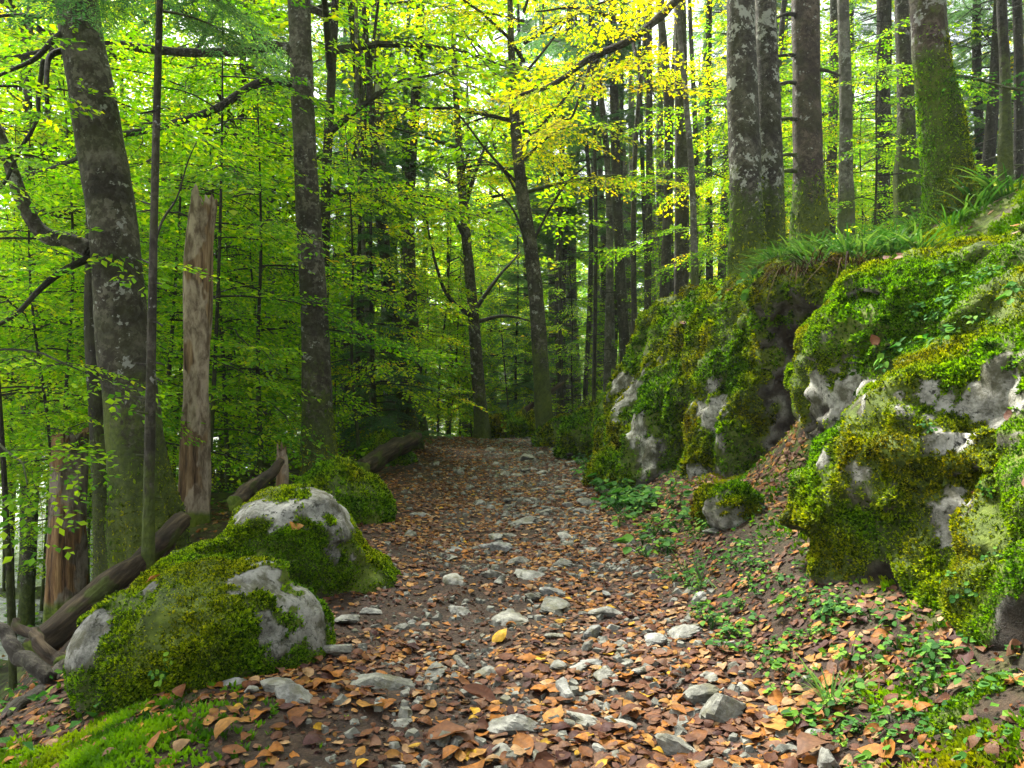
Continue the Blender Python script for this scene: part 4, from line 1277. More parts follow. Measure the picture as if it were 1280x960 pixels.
# beside the path, river side
for i, (px, Y, w, bark, cr, lab) in enumerate([(456, 15, 15, B_DARK, None, None), (441, 13, 8, B_DARK, None, None), (430, 17, 14, B_FIR, None, None), (526, 17, 17, B_FIR, 'h', 'fir trunk edging the bright clearing, river side'), (505, 19, 9, B_FIR, None, None), (465, 19, 12, B_FIR, 'h', None), (472, 21, 10, B_FIR, None, None), (512, 24, 9, B_FIR, None, None), (440, 25, 10, B_FIR, 'h', None),
                                           (448, 12, 5, B_DARK, None, None), (470, 12.5, 6, B_PALE, None, None), (415, 22, 12, B_FIR, 'h', None), (492, 24, 12, B_FIR, 'h', None), (322, 15, 12, B_PALE, 'h', 'tall grey lichened pole between the snag and the dark beech'), (345, 20, 8, B_DARK, 'h', None), (530, 30, 10, B_FIR, None, None)]):
    cm = {'l': FIR_LOW[(i + 1) % 3], 'h': FIR_HIGH[i % 2], None: None}[cr]
    wood_tree('fir_tree', lab or ('pale grey slim stem beside the path, river side' if bark is B_PALE else 'dark fir stem in the clump beside the path, river side'), RG if lab is None else None, at_px(px, Y), Y, 0.5 * w / 1000 * Y, 15, bark, cm, 0.8 + 0.06 * (i % 3), (R(((i * 31) % 7 - 3) * 0.8), 0), 9)
for i, (px, Y) in enumerate([(470, 11.5), (646, 19), (300, 14)]):
    wood_tree('fir_sapling', 'young feathery fir with branches to the ground', 'young firs in the undergrowth', at_px(px, Y), Y, 0.035, 6, B_DARK, YFIR[i % 2], 0.75 + 0.1 * (i % 3), seg=7)
# young beeches of the understorey
saps = [(60, 6.6), (15, 5.6), (95, 8.2), (140, 10.5), (215, 9.2), (285, 8.8), (322, 10.2), (258, 7.6), (350, 12.5), (180, 13), (452, 10.8), (80, 16), (240, 15), (310, 17), (380, 16), (420, 19), (120, 7.4), (905, 12), (985, 11.5), (1030, 15), (1150, 12.5), (1090, 10.8), (870, 16), (760, 24), (75, 9.4), (175, 11), (190, 8.2), (300, 11.5), (270, 10), (330, 8.6), (415, 14), (560, 18.5), (575, 20), (605, 21), (110, 12), (548, 17.5), (590, 19), (930, 14), (1000, 15), (1070, 14), (1100, 17), (975, 18), (1130, 16), (1030, 18), (900, 19), (840, 21), (718, 19.5), (778, 22), (745, 25), (690, 22), (470, 17), (500, 20), (530, 18), (480, 15.5), (640, 18)]
for i, (px, Y) in enumerate(saps):
    wood_tree('beech_sapling', 'young beech with layered bright green sprays in the undergrowth', 'young beeches of the understorey', at_px(px, Y), Y, 0.018 + 0.004 * (i % 3), 3.9 + 0.5 * (i % 4) * 0.9 + (1.2 if px < 110 else 0), B_DARK, SAP[i % 4], 0.9 + 0.12 * (i % 3), (R((i * 29) % 9 - 4), R((i * 17) % 9 - 4)), 6, 1.2 if px < 110 else 0)
for i, (px, Y, hh_) in enumerate([(560, 33, 14), (615, 36, 15), (590, 42, 16), (640, 46, 15), (583, 25, 13), (618, 28, 13)]):
    wood_tree('beech_tree', 'tall broadleaf tree closing the view beyond the path crest', 'tall trees closing the view beyond the crest', at_px(px, Y), Y, 0.11, hh_, B_BEECH, BROAD[(0, 3, 1, 2, 1, 3)[i]], 1.25, crown_z=1.0 if i < 4 else 2.5)
# broadleaf woods
brng = np.random.default_rng(77)
def scatter(n, xr, yr, mind, ok=lambda x, y: True):
    out = []
    tries = 0
    while len(out) < n and tries < 6000:
        tries += 1
        x, y = brng.uniform(*xr), brng.uniform(*yr)
        if abs(x) > 0.70 * y + 1.5 or not ok(x, y):
            continue
        if all((x - a) ** 2 + (y - b) ** 2 > mind ** 2 for a, b in out):
            out.append((x, y))
    return out
for i, (x, y) in enumerate(scatter(20, (-13, -2.6), (11, 30), 2.3, lambda x, y: x > -0.53 * y and (x < -5 or y < 14) and not (-0.23 < x / y < -0.1 and y < 20))):
    wood_tree('beech_tree', 'leafy broadleaf tree with backlit green crown in the riverside wood', BGp, x, y, 0.05 + 0.05 * brng.random(), 12, [B_BEECH, B_DARK, B_LICHEN][i % 3], (BROAD + BROAD_LOW)[i % 7], 0.85 + 0.3 * brng.random(), (R(brng.uniform(-4, 4)), R(brng.uniform(-3, 3))))
for i, (px, Y, cz) in enumerate([(20, 9, 1.6), (-20, 7.5, 1.3), (50, 11, 2.0), (5, 12, 2.2), (-60, 9, 1.4)]):
    wood_tree('beech_sapling', 'young beech with layered bright green sprays held above the river bank', 'young beeches over the river bank', at_px(px, Y), Y, 0.02, 4.6 + cz, B_DARK, SAP[i % 4], 1.0, (0, 0), 6, cz)
for i, (x, y) in enumerate([(-7.4, 12.2), (-9.2, 14.6), (-6.2, 10.2), (-11, 18), (-7.2, 15.5)]):
    wood_tree('beech_tree', 'leafy broadleaf tree with backlit green crown in the riverside wood', BGp, x, y, 0.08, 12, B_BEECH, BROAD[(i * 2) % 4], 1.0, (0, R(-3)))
for i, (x, y) in enumerate(scatter(14, (-50, -30), (26, 66), 5)):
    wood_tree('beech_tree', 'broadleaf tree on the far bank across the river', 'trees across the river', x, y, 0.14, 14, B_BEECH, BROAD_FAR[i % 3], 0.9 + 0.3 * brng.random())
for i, (x, y) in enumerate(scatter(9, (-7, 3), (30, 48), 3.0)):
    wood_tree('beech_tree', 'bright broadleaf tree with low branches beyond the path crest', CG, x, y, 0.08, 11, B_BEECH, (BROAD_LOW + BROAD[:2])[i % 5], 1.0 + 0.25 * brng.random())
for i, (px, Y) in enumerate([(560, 20), (588, 23), (542, 27)]):
    wood_tree('beech_tree', 'bright broadleaf tree with low branches beyond the path crest', CG, at_px(px, Y), Y, 0.05, 7, B_DARK, BROAD_LOW[(0, 2, 0)[i]], 0.85)
for i, (x, y) in enumerate(scatter(16, (5, 26), (15, 44), 3.0)):
    wood_tree('beech_tree', 'yellowing broadleaf tree among the firs up the slope' if i % 3 == 0 else 'green broadleaf tree among the firs up the slope', 'broadleaf trees among the firs up the slope' if i % 3 else 'yellowing trees among the firs up the slope', x, y, 0.08, 10, B_BEECH, BROAD_YEL[0] if i % 3 == 0 else BROAD[i % 4], 0.9 + 0.3 * brng.random())
for i, (x, y) in enumerate(scatter(40, (-46, 46), (50, 84), 4.5)):
    wood_tree('fir_tree' if i % 3 == 0 and x < -12 else 'beech_tree', 'dark fir at the far back of the wood' if i % 3 == 0 and x < -12 else 'pale green tree at the far back of the wood', 'firs at the far back of the wood' if i % 3 == 0 and x < -12 else 'broadleaf trees at the far back of the wood', x, y, 0.16, 15, B_FIR, FIR_FAR[i % 2] if i % 3 == 0 and x < -12 else BROAD_FAR[i % 3], 1.0 + 0.25 * brng.random())
# ------------------------------------------------------------------ logs and rotten wood
def log_thing(name, label, A, B, r0, r1, mat, seed, cat='log', seg=16, sink=0.0, group=None):
    A, B = np.asarray(A, float), np.asarray(B, float)
    root = thing(name, label, cat, A, group=group)
    n = 50
    t = np.linspace(0, 1, n)[:, None]
    P = (B - A) * t
    P = P + 0.05 * np.stack([pn(np.repeat(t, 3, 1) * 2, 1.5, seed + k) for k in range(3)], -1)
    L = np.linalg.norm(B - A)
    def mod(tt, th, PP):
        Q = np.stack([np.cos(th), np.sin(th), tt * L * 2], -1)
        Q2 = np.stack([np.cos(th) * 2.5, np.sin(th) * 2.5, tt * L * 0.6], -1)
        return 1 + 0.3 * pn(Q, 1.4, seed) + 0.28 * pn(Q2, 1.6, seed + 2) - 0.35 * sstep(0.94, 1, tt) * RNG.random(tt.shape) - 0.35 * sstep(0.06, 0, tt) * RNG.random(tt.shape)
    V, F = tube(P, np.linspace(r0, r1, n), seg, True, mod)
    # the grain of the material runs along the mesh's own Z
    d = unit(B - A)
    zq = Vector(d).to_track_quat('Z', 'Y')
    Mi = np.array(zq.to_matrix())
    o = link('wood', mesh_from('wood', V @ Mi, F, [mat], True), root)
    o.rotation_mode = 'QUATERNION'
    o.rotation_quaternion = zq
    return root
gA, gB = at(40, 815, 3.75), at(232, 648, 5.1)
log_thing('log', 'long split log lying along the slope under the leaning beech', gA, gB, 0.075, 0.055, B_LOG, 3)
log_thing('log', 'thinner broken log propped under the long split log', at(150, 790, 4.1), at(215, 680, 5.0), 0.05, 0.035, B_LOG, 6)
log_thing('log', 'short pale log at the path edge behind the low mossed boulder', at(448, 588, 8.0), at(520, 546, 10.0), 0.11, 0.09, B_LOG, 8)
log_thing('rotten_branch', 'dark rotten branch end sticking up at the lower slope', at(60, 850, 3.2), at(-25, 765, 3.5), 0.035, 0.025, B_TWIG, 12, 'branch', 10)
log_thing('rotten_branch', 'mossy forked branch piece beside the dark rotten branch', at(75, 830, 3.4), at(20, 775, 3.7), 0.03, 0.02, B_LOG, 14, 'branch', 10)
log_thing('rotten_branch', 'broken grey branch leaning on the boulder behind its peak', at(292, 632, 5.4), at(352, 578, 6.2), 0.06, 0.03, B_LOG, 15, 'branch', 10)
log_thing('rotten_branch', 'low dead bough on the forest floor at the river slope', at(0, 905, 2.9), at(95, 820, 3.5), 0.03, 0.025, B_TWIG, 16, 'branch', 10)
log_thing('rotten_branch', 'thin fallen branch above the path crest near the furthest rocks', at(655, 515, 13), at(705, 478, 13.5), 0.05, 0.03, B_LOG, 18, 'branch', 8)
jagged('broken_stump', 'small splintered stump behind the boulder peak', 6.8, [(352, 612), (353, 590), (352, 562)], [18, 15, 12], B_SNAG, 15, 0.1)

# ------------------------------------------------------------------ stones on the path
def stone_arrays(seed, flat, blocky):
    rng = np.random.default_rng(seed)
    n = 14
    u = np.linspace(0, np.pi, n)
    m = 22
    v = np.linspace(0, 2 * np.pi, m, endpoint=False)
    U, W = np.meshgrid(u, v, indexing='ij')
    D = np.stack([np.sin(U) * np.cos(W), np.sin(U) * np.sin(W), np.cos(U)], -1).reshape(-1, 3)
    rr = np.full(len(D), 1.25)
    for k in range(6 + blocky):
        pnm = unit(rng.normal(size=3))
        h = rng.uniform(0.45, 0.85)
        c = D @ pnm
        lim = np.where(c > 0.05, h / np.maximum(c, 0.05), 9)
        rr = np.minimum(rr, lim)
    V = D * rr[:, None]
    V = V * (1 + 0.10 * pn(V, 2.2, seed) + 0.05 * pn(V, 6, seed + 1))[:, None]
    V = V * np.array([1.0, rng.uniform(0.6, 0.85), flat])
    i = np.arange(n - 1)[:, None] * m
    j = np.arange(m)[None]
    F = np.stack([i + j, i + m + j, i + m + (j + 1) % m, i + (j + 1) % m], -1).reshape(-1, 4)
    return V, F
def mat_stone(name, lo, mid, hi):
    m, nt, b = newmat(name)
    v = N_(nt, 'NewGeometry').outputs['Position']
    f = noise(nt, v, 30, 6, 0.7)
    g = noise(nt, v, 9, 3)
    c = ramp(nt, mth(nt, 'ADD', mth(nt, 'MULTIPLY', f, 0.6), mth(nt, 'MULTIPLY', g, 0.4)), [(0.34, lo), (0.48, mid), (0.62, hi)])
    oi = N_(nt, 'ObjectInfo').outputs['Random']
    c = mix(nt, 1.0, c, ramp(nt, oi, [(0, (0.62, 0.64, 0.60)), (0.5, (1, 1, 0.96)), (1, (0.9, 0.93, 0.98))]), 'MULTIPLY')
    c = mix(nt, maprange(nt, noise(nt, v, 13, 4), 0.52, 0.66, 0, 0.75), c, (0.09, 0.085, 0.045))
    nt.links.new(c, b.inputs['Base Color'])
    rgh(b, 0.75, 0.35)
    bump(nt, b, f, 0.9, 0.012)
    return m
M_STONE = mat_stone('path_limestone', (0.045, 0.043, 0.034), (0.16, 0.157, 0.135), (0.31, 0.305, 0.265))
STONES = []
for s in range(14):
    V, F = stone_arrays(200 + s, [0.42, 0.5, 0.62, 0.38, 0.8, 0.55, 0.45][s % 7], s % 4)
    STONES.append(mesh_from('stone', V, F, [M_STONE], False))
STONE_XY = []
srng = np.random.default_rng(5)
def put_stone(x, y, half, label, group, mesh=None, tilt=0.15, lift=0.25, yaw=None):
    k = srng.integers(0, 14) if mesh is None else mesh
    o = link('stone', STONES[k])
    o.location = (x, y, float(H(x, y)) + half * (lift * 0.4 - 0.05) + 0.004)
    o.rotation_euler = (srng.normal(0, tilt), srng.normal(0, tilt), srng.uniform(0, 6.28) if yaw is None else yaw)
    s = half * srng.uniform(0.92, 1.1)
    o.scale = (s, s * srng.uniform(0.85, 1.15), s * srng.uniform(0.55, 1.0))
    tag(o, label, 'stone', group)
    STONE_XY.append((x, y, half))
    return o
hand = [(485, 858, 92, 'largest broad flat grey stone on the path, speckled', 3, 0.2), (421, 818, 32, 'blocky dark stone at the boulder foot, path side', 4, 0.5), (370, 876, 46, 'upright pale chip of stone in a row below the boulder', 2, 0.4), (344, 862, 40, 'wedge stone beside the pale chip below the boulder', 1, 0.3), (315, 866, 26, 'narrow standing stone below the boulder front', 4, 0.4), (291, 858, 28, 'half buried stone tucked under the boulder moss', 2, 0.3),
        (547, 842, 36, 'mid grey flat stone just beyond the largest broad stone', 0, 0.2), (574, 832, 20, 'small dark cube like stone beside the flat stone', 4, 0.4), (606, 844, 34, 'low flat stone half under leaves, path middle', 3, 0.1), (740, 795, 26, 'lone upright pale stone in the tread', 4, 0.6), (697, 838, 26, 'first stone of the upright cluster, rounded', 1, 0.4), (722, 838, 30, 'flat topped stone of the upright cluster', 0, 0.3),
        (755, 848, 32, 'slanted plate stone of the upright cluster', 2, 0.5), (706, 872, 34, 'tall narrow stone standing in the upright cluster', 4, 0.9), (737, 872, 20, 'small dark stone beside the tall narrow one', 5, 0.4), (660, 722, 48, 'long pale stone rib across the tread', 3, 0.2), (688, 742, 34, 'second rib stone behind the long pale one', 0, 0.25), (690, 762, 46, 'broad rounded rib stone in the middle of the tread', 1, 0.3), (755, 768, 40, 'sloping pale stone beyond the lone upright stone', 2, 0.2),
        (655, 655, 40, 'grey slab further up the tread', 0, 0.2), (850, 793, 54, 'wide pale slab at the bank side of the path', 3, 0.2), (832, 822, 24, 'small white stone below the wide pale slab', 5, 0.4), (905, 895, 62, 'long leaning stone ridge at the bank foot', 2, 0.7), (842, 938, 58, 'big flat pale stone nearest the camera', 0, 0.25), (728, 902, 36, 'light grey oblong stone below the upright cluster', 6, 0.3), (780, 912, 28, 'squat grey stone beside the oblong one', 1, 0.4), (640, 916, 52, 'dark wedge stone with mossy edge in the leaves', 2, 0.5), (630, 945, 34, 'half hidden dark stone under the wedge stone', 5, 0.3),
        (875, 880, 40, 'pale rough stone between the long ridge and the tread', 1, 0.3), (885, 852, 26, 'small rough pale stone above the long ridge', 5, 0.3), (570, 690, 22, 'small flat stone alone among leaves, river side of tread', 0, 0.2), (435, 775, 44, 'flat sunken stone at the boulder end', 3, 0.15), (500, 905, 30, 'pale buried stone in the leaf drift', 3, 0.1), (800, 845, 24, 'thin stone on edge near the wide slab', 4, 0.6), (660, 575, 40, 'pale flat slab far up the path', 3, 0.2), (900, 655, 34, 'whitish stone under the small moss cushion', 1, 0.5), (890, 668, 22, 'chip of white stone at the gully foot', 2, 0.5)]
for px, py, w, lab, mk, lf in hand:
    g = ground_px(px, py)
    put_stone(g[0], g[1], 0.5 * w / 1000 * g[1] * 1.1, lab, None, mk, 0.12, lf)
def free(x, y, r):
    return all((x - a) ** 2 + (y - b) ** 2 > (r + c) ** 2 * 0.7 for a, b, c in STONE_XY)
cnt = 0
while cnt < 240:
    y = 1.7 + 13.5 * srng.random() ** 1.25
    l, r = float(path_left(y)), float(path_right(y))
    x = srng.normal(0.30 + 0.02 * y * 0.3, 0.42) if srng.random() < 0.75 else srng.uniform(l, r)
    if not (l + 0.1 < x < r + 0.15):
        continue
    half = 0.014 + 0.055 * srng.random() ** 2.0 + 0.0018 * y
    if not free(x, y, half):
        continue
    cnt += 1
    if y < 3:
        lab, g = 'small grey stone pressed into the soil near the upright cluster', 'stones of the near tread'
    elif y < 6:
        lab, g = 'grey stone showing through leaves around the pale rib stones', 'stones of the middle tread'
    else:
        lab, g = 'grey stone among leaves on the upper path towards the crest', 'stones of the upper path'
    put_stone(x, y, half, lab, g)

# small chips of stone trodden into the soil: more than anybody counts
def chips(n, seed):
    rng = np.random.default_rng(seed)
    y = 1.5 + 14 * rng.random(n) ** 1.3
    l, r = path_left(y), path_right(y)
    x = np.where(rng.random(n) < 0.7, rng.normal(0.25, 0.5, n), l + (r - l) * rng.random(n))
    k = (x > l + 0.05) & (x < r + 0.2) & (fbm(np.stack([x, y, 0 * x], -1), 1.7, 2, 91) > -0.25)
    x, y = x[k], y[k]
    m = len(x)
    s = (0.007 + 0.03 * rng.random(m) ** 2.0) * (1 + 0.02 * y)
    Vs, Fs, o = [], [], 0
    lib = []
    for q in range(6):
        D = unit(rng.normal(size=(7, 3)))
        ring = np.sort(rng.uniform(0, 6.28, 6))
        top = np.stack([np.cos(ring), np.sin(ring), 0.25 + 0.25 * rng.random(6)], -1) * np.array([0.62, 0.5, 1])
        bot = np.stack([np.cos(ring) * 1.0, np.sin(ring) * 0.8, -0.4 + 0 * ring], -1)
        V = np.vstack([top, bot])
        F = [[i, (i + 1) % 6, 6 + (i + 1) % 6, 6 + i] for i in range(6)] + [[0, 1, 2, 3], [0, 3, 4, 5]]
        lib.append((V, np.array(F)[:, ::-1]))
    var = rng.integers(0, 6, m)
    M, pos = leaf_frames(x, y, H(x, y) + s * 0.1, *hgrad(x, y), rng.uniform(0, 6.28, m), rng.normal(0, 0.2, (m, 3)), s)
    for t, (tv, tf) in enumerate(lib):
        w = np.nonzero(var == t)[0]
        V = np.einsum('nij,kj->nki', M[w], tv) + pos[w][:, None]
        Fs.append((tf[None] + (o + np.arange(len(w)) * 12)[:, None, None]).reshape(-1, 4))
        Vs.append(V.reshape(-1, 3))
        o += len(w) * 12
    kind(link('gravel', mesh_from('gravel', np.vstack(Vs), np.vstack(Fs), [M_STONE], False)), 'stuff')

# ------------------------------------------------------------------ fallen leaves
def dead_leaf_arrays(seed, q=1.0):
    rng = np.random.default_rng(seed)
    t = np.array([0.0, 0.1, 0.28, 0.48, 0.68, 0.86, 1.0])
    w = np.array([0.012, 0.15, 0.29, 0.33, 0.27, 0.13, 0.0]) * rng.uniform(0.85, 1.15)
    c1, c2, fold, tw = q * rng.normal(0, 0.5), q * rng.normal(0.1, 0.6), q * rng.normal(0.1, 0.32), q * rng.normal(0, 0.35)
    V = []
    for a, b in zip(t, w):
        for s in (-1, -0.55, 0, 0.55, 1):
            x = s * b + 0.02 * rng.normal() * (abs(s) == 1)
            z = c2 * (a - 0.5) ** 2 + c1 * x * x * 2.2 + fold * abs(x) + tw * x * (a - 0.5) + 0.018 * rng.normal() * abs(s)
            V.append((a - 0.5, x, z))
    V = np.array(V)
    V[:, 2] -= np.percentile(V[:, 2], 15)
    F = [[i * 5 + j, i * 5 + 5 + j, i * 5 + 6 + j, i * 5 + 1 + j] for i in range(6) for j in range(4)]
    # stalk
    k = len(V)
    V = np.vstack([V, [(-0.5, -0.008, 0.002), (-0.5, 0.008, 0.002), (-0.68, 0.006 + 0.05 * c1, 0.03), (-0.68, -0.006 + 0.05 * c1, 0.03)]])
    F.append([k, k + 1, k + 2, k + 3])
    return V, np.array(F)
DL = [dead_leaf_arrays(300 + i, (0.35, 0.55, 1.0)[i % 3]) for i in range(14)]
DLM = [mesh_from('leaf', v, f, [M_DEAD], True) for v, f in DL]
LCOL = [((0.31, 0.118, 0.018), 'orange brown'), ((0.36, 0.175, 0.036), 'pale orange'), ((0.16, 0.060, 0.016), 'russet'), ((0.11, 0.042, 0.020), 'dark brown'), ((0.06, 0.024, 0.02), 'purplish brown'), ((0.36, 0.22, 0.10), 'tan'), ((0.48, 0.28, 0.02), 'yellow'), ((0.17, 0.085, 0.045), 'dull brown')]
LP = np.array([0.20, 0.12, 0.19, 0.17, 0.08, 0.08, 0.02, 0.14])
def hgrad(x, y):
    e = 0.04
    return (H(x + e, y) - H(x - e, y)) / (2 * e), (H(x, y + e) - H(x, y - e)) / (2 * e)
lrng = np.random.default_rng(99)
def litter_density(x, y):
    l, r = path_left(y), path_right(y)
    d = np.ones_like(x)
    d *= 0.28 + 0.95 * sstep(-0.3, 0.3, fbm(np.stack([x, y, 0 * x], -1), 1.3, 3, 60))
    d *= np.where(y < 5, 1 - 0.75 * np.exp(-(((x + 0.25) / 0.35) ** 2 + ((y - 4.0) / 0.7) ** 2)), 1)
    d *= 1 - 0.85 * np.exp(-(((x + 0.85) / 0.35) ** 2 + ((y - 2.2) / 0.3) ** 2))
    d *= 1 + 0.9 * np.exp(-(((x + 0.1) / 0.45) ** 2 + ((y - 2.1) / 0.35) ** 2))
    out = np.maximum(l - x, x - r)
    d *= 1 - 0.55 * sstep(0.15, 0.6, out) * (1 - np.exp(-((y - 5.3) / 0.6) ** 2))
    return d
def lay_points(n, xr, yr, dens=litter_density, ypow=1.0):
    X, Y = [], []
    while len(X) < n:
        y = yr[0] + (yr[1] - yr[0]) * lrng.random(4000) ** ypow
        x = lrng.uniform(xr[0], xr[1], 4000)
        k = lrng.random(4000) * 1.6 < dens(x, y)
        X += list(x[k]); Y += list(y[k])
    return np.array(X[:n]), np.array(Y[:n])
def leaf_frames(x, y, z, nx, ny, yaw, tilt, size):
    n = len(x)
    up = unit(np.stack([-nx, -ny, np.ones(n)], -1) + tilt)
    a = np.stack([np.cos(yaw), np.sin(yaw), np.zeros(n)], -1)
    a = unit(a - (a * up).sum(1, keepdims=True) * up)
    b = np.cross(up, a)
    return np.stack([a, b, up], -1) * size[:, None, None], np.stack([x, y, z], -1)
def litter_mesh(name, x, y, z, size, tiltamp, lp=LP, dark=1.0, grad=None):
    n = len(x)
    gx_, gy_ = hgrad(x, y) if grad is None else grad
    M, pos = leaf_frames(x, y, z, gx_, gy_, lrng.uniform(0, 6.28, n), lrng.normal(0, tiltamp, (n, 3)), size)
    var = lrng.integers(0, len(DL), n)
    ci = lrng.choice(len(LCOL), n, p=lp / lp.sum())
    cc = np.array([c for c, _ in LCOL])[ci] * lrng.uniform(0.7, 1.25, (n, 1)) * dark
    Vs, Fs, Cs, o = [], [], [], 0
    for t, (tv, tf) in enumerate(DL):
        w = np.nonzero(var == t)[0]
        V = np.einsum('nij,kj->nki', M[w], tv) + pos[w][:, None]
        Fs.append((tf[None] + (o + np.arange(len(w)) * len(tv))[:, None, None]).reshape(-1, 4))
        Vs.append(V.reshape(-1, 3))
        Cs.append(np.repeat(cc[w], len(tv), 0))
        o += len(w) * len(tv)
    return mesh_from(name, np.vstack(Vs), np.vstack(Fs), [M_LITTER], True, col={'col': np.vstack(Cs)})
chips(6000, 8)
# the many that nobody counts
xs, ys = [], []
for n, xr_l, yr_, pw in ((7500, (-1.9, 1.7), (1.45, 4.0), 1.0), (14000, (-1.9, 1.6), (4.0, 8.0), 1.0), (22000, (-2.4, 2.0), (8.0, 18.0), 1.0), (2000, (-7, -1.4), (1.5, 14), 1.0), (3500, (-3.6, -1.3), (1.5, 8), 1.0), (1800, (0.95, 2.4), (4.5, 6.1), 1.0), (420, (0.7, 1.6), (1.5, 2.5), 1.0), (2500, (1.5, 7), (5, 15), 1.0)):
    a, b = lay_points(n, xr_l, yr_, ypow=pw)
    xs.append(a); ys.append(b)
lx, ly = np.concatenate(xs), np.concatenate(ys)
keepm = np.ones(len(lx), bool)
for a, b, c in STONE_XY:
    keepm &= ~(((lx - a) ** 2 + (ly - b) ** 2 < (c * 0.75) ** 2) & (lrng.random(len(lx)) < 0.85))
lx, ly = lx[keepm], ly[keepm]
lsz = (0.018 + 0.036 * lrng.random(len(lx)) ** 1.2 + 0.03 * (lrng.random(len(lx)) < 0.2) * np.exp(-((ly - 1.9) / 0.8) ** 2)) * (1 + 0.012 * ly)
kind(link('leaf_litter', litter_mesh('leaf_litter', lx, ly, H(lx, ly) + lrng.uniform(0.001, 0.010, len(lx)), lsz, 0.13, np.array([.15, .12, .11, .22, .06, .12, .02, .22]))), 'stuff')
# crumbs, twigs and needles in the soil
cx, cy = lay_points(9000, (-1.9, 1.6), (1.4, 5.0), lambda x, y: np.ones_like(x), 1.3)
kind(link('soil_crumbs', litter_mesh('soil_crumbs', cx, cy, H(cx, cy) + lrng.uniform(0.0, 0.008, len(cx)), lrng.uniform(0.007, 0.024, len(cx)), 0.5, np.array([.05, .03, .15, .3, .2, .06, .0, .3]), 0.6)), 'stuff')
# the ones that show: each its own object
def lay_leaf(x, y, z, gx_, gy_, size, label, group, tiltamp=0.16, ci=None, var=None):
    M, pos = leaf_frames(np.array([x]), np.array([y]), np.array([z]), np.array([gx_]), np.array([gy_]), np.array([lrng.uniform(0, 6.28)]), lrng.normal(0, tiltamp, (1, 3)), np.array([size]))
    o = link('fallen_leaf', DLM[lrng.integers(0, 14) if var is None else var])
    from mathutils import Matrix
    m4 = np.eye(4); m4[:3, :3] = M[0]; m4[:3, 3] = pos[0]
    o.matrix_world = Matrix(m4.tolist())
    k = lrng.choice(len(LCOL), p=LP / LP.sum()) if ci is None else ci
    c = np.array(LCOL[k][0]) * lrng.uniform(0.8, 1.2)
    o.color = (*c, 1)
    tag(o, label.replace('COLOUR', LCOL[k][1]), 'leaf', group and group.replace('COLOUR', LCOL[k][1]))
    return o
for px, py, w, ci, lab in [(464, 892, 52, 1, 'curled pale orange leaf standing below the largest broad stone'), (285, 920, 44, 1, 'pale orange leaf alone on bare soil below the boulder'), (192, 940, 36, 0, 'small orange leaf on bare soil nearest the mossy ground'), (372, 902, 38, 2, 'russet leaf beside the upright pale chip'), (850, 878, 30, 0, 'bright orange leaf flat beside the rough pale stone'), (693, 902, 44, 1, 'pale orange leaf under the tall narrow stone'), (675, 870, 40, 0, 'orange leaf leaning on the upright cluster'),
                           (625, 803, 30, 6, 'yellow leaf in the middle of the tread'), (1020, 948, 70, 7, 'large olive brown leaf at the bank foot'), (970, 915, 60, 1, 'wide pale orange leaf above the large olive brown one'), (1110, 950, 44, 0, 'orange leaf at the bank foot nearest the camera'), (655, 942, 44, 0, 'orange leaf against the wedge stone'), (600, 880, 60, 3, 'dark brown leaf in the drift by the path middle'), (560, 925, 64, 2, 'russet leaf on top of the near leaf drift')]:
    g = ground_px(px, py)
    q = hgrad(g[0], g[1])
    lay_leaf(g[0], g[1], g[2] + 0.018, float(q[0]), float(q[1]), w / 1000 * g[1] * 0.9, lab, None, 0.22, ci)
nx2, ny2 = lay_points(215, (-1.35, 1.25), (1.55, 3.3), ypow=1.15)
gq = hgrad(nx2, ny2)
hz2 = H(nx2, ny2)
for i in range(len(nx2)):
    where = 'in the near leaf drift on the path' if abs(nx2[i] + 0.1) < 0.5 else ('on the soil below the mossy boulder' if nx2[i] < 0 else 'on the stony bank side of the near path')
    lay_leaf(nx2[i], ny2[i], hz2[i] + lrng.uniform(0.008, 0.022), float(gq[0][i]), float(gq[1][i]), lrng.uniform(0.04, 0.08), 'COLOUR leaf ' + where, 'COLOUR leaves ' + where)
# leaves caught on the rocks and in the gully
def on_rock(key, centre, rad, n, label, group, size=(0.06, 0.09)):
    V, Nn, m, F = ROCKS[key]
    k = np.nonzero((np.linalg.norm((V - np.array(centre)) / np.array(rad), axis=1) < 1) & (Nn[:, 2] > 0.35))[0]
    if not len(k):
        return
    for j in lrng.choice(k, n):
        p, q = V[j], Nn[j]
        lay_leaf(p[0], p[1], p[2] + 0.018, -q[0] / q[2], -q[1] / q[2], lrng.uniform(*size), label, group, 0.25)
on_rock('N', (2.3, 4.1, 1.7), (0.7, 0.6, 0.5), 22, 'COLOUR leaf caught on top of the large near outcrop', 'COLOUR leaves caught on the near outcrop top')
on_rock('N', (1.7, 3.2, 1.0), (0.6, 1.2, 0.6), 8, 'COLOUR leaf stuck on the moss of the near outcrop', 'COLOUR leaves stuck on the near outcrop')
on_rock('F', (1.7, 7.0, 1.7), (0.8, 1.6, 0.6), 8, 'COLOUR leaf on the mossy top of the tall outcrop', 'COLOUR leaves on the tall outcrop')
on_rock('L', (-1.2, 3.5, 0.3), (0.6, 1.0, 0.4), 4, 'COLOUR leaf on the mossy path side boulder', 'COLOUR leaves on the path side boulder')
on_rock('N', (1.25, 2.1, 0.2), (0.35, 0.4, 0.3), 5, 'COLOUR leaf on the low mossy toe of the near outcrop', 'COLOUR leaves on the near outcrop toe')

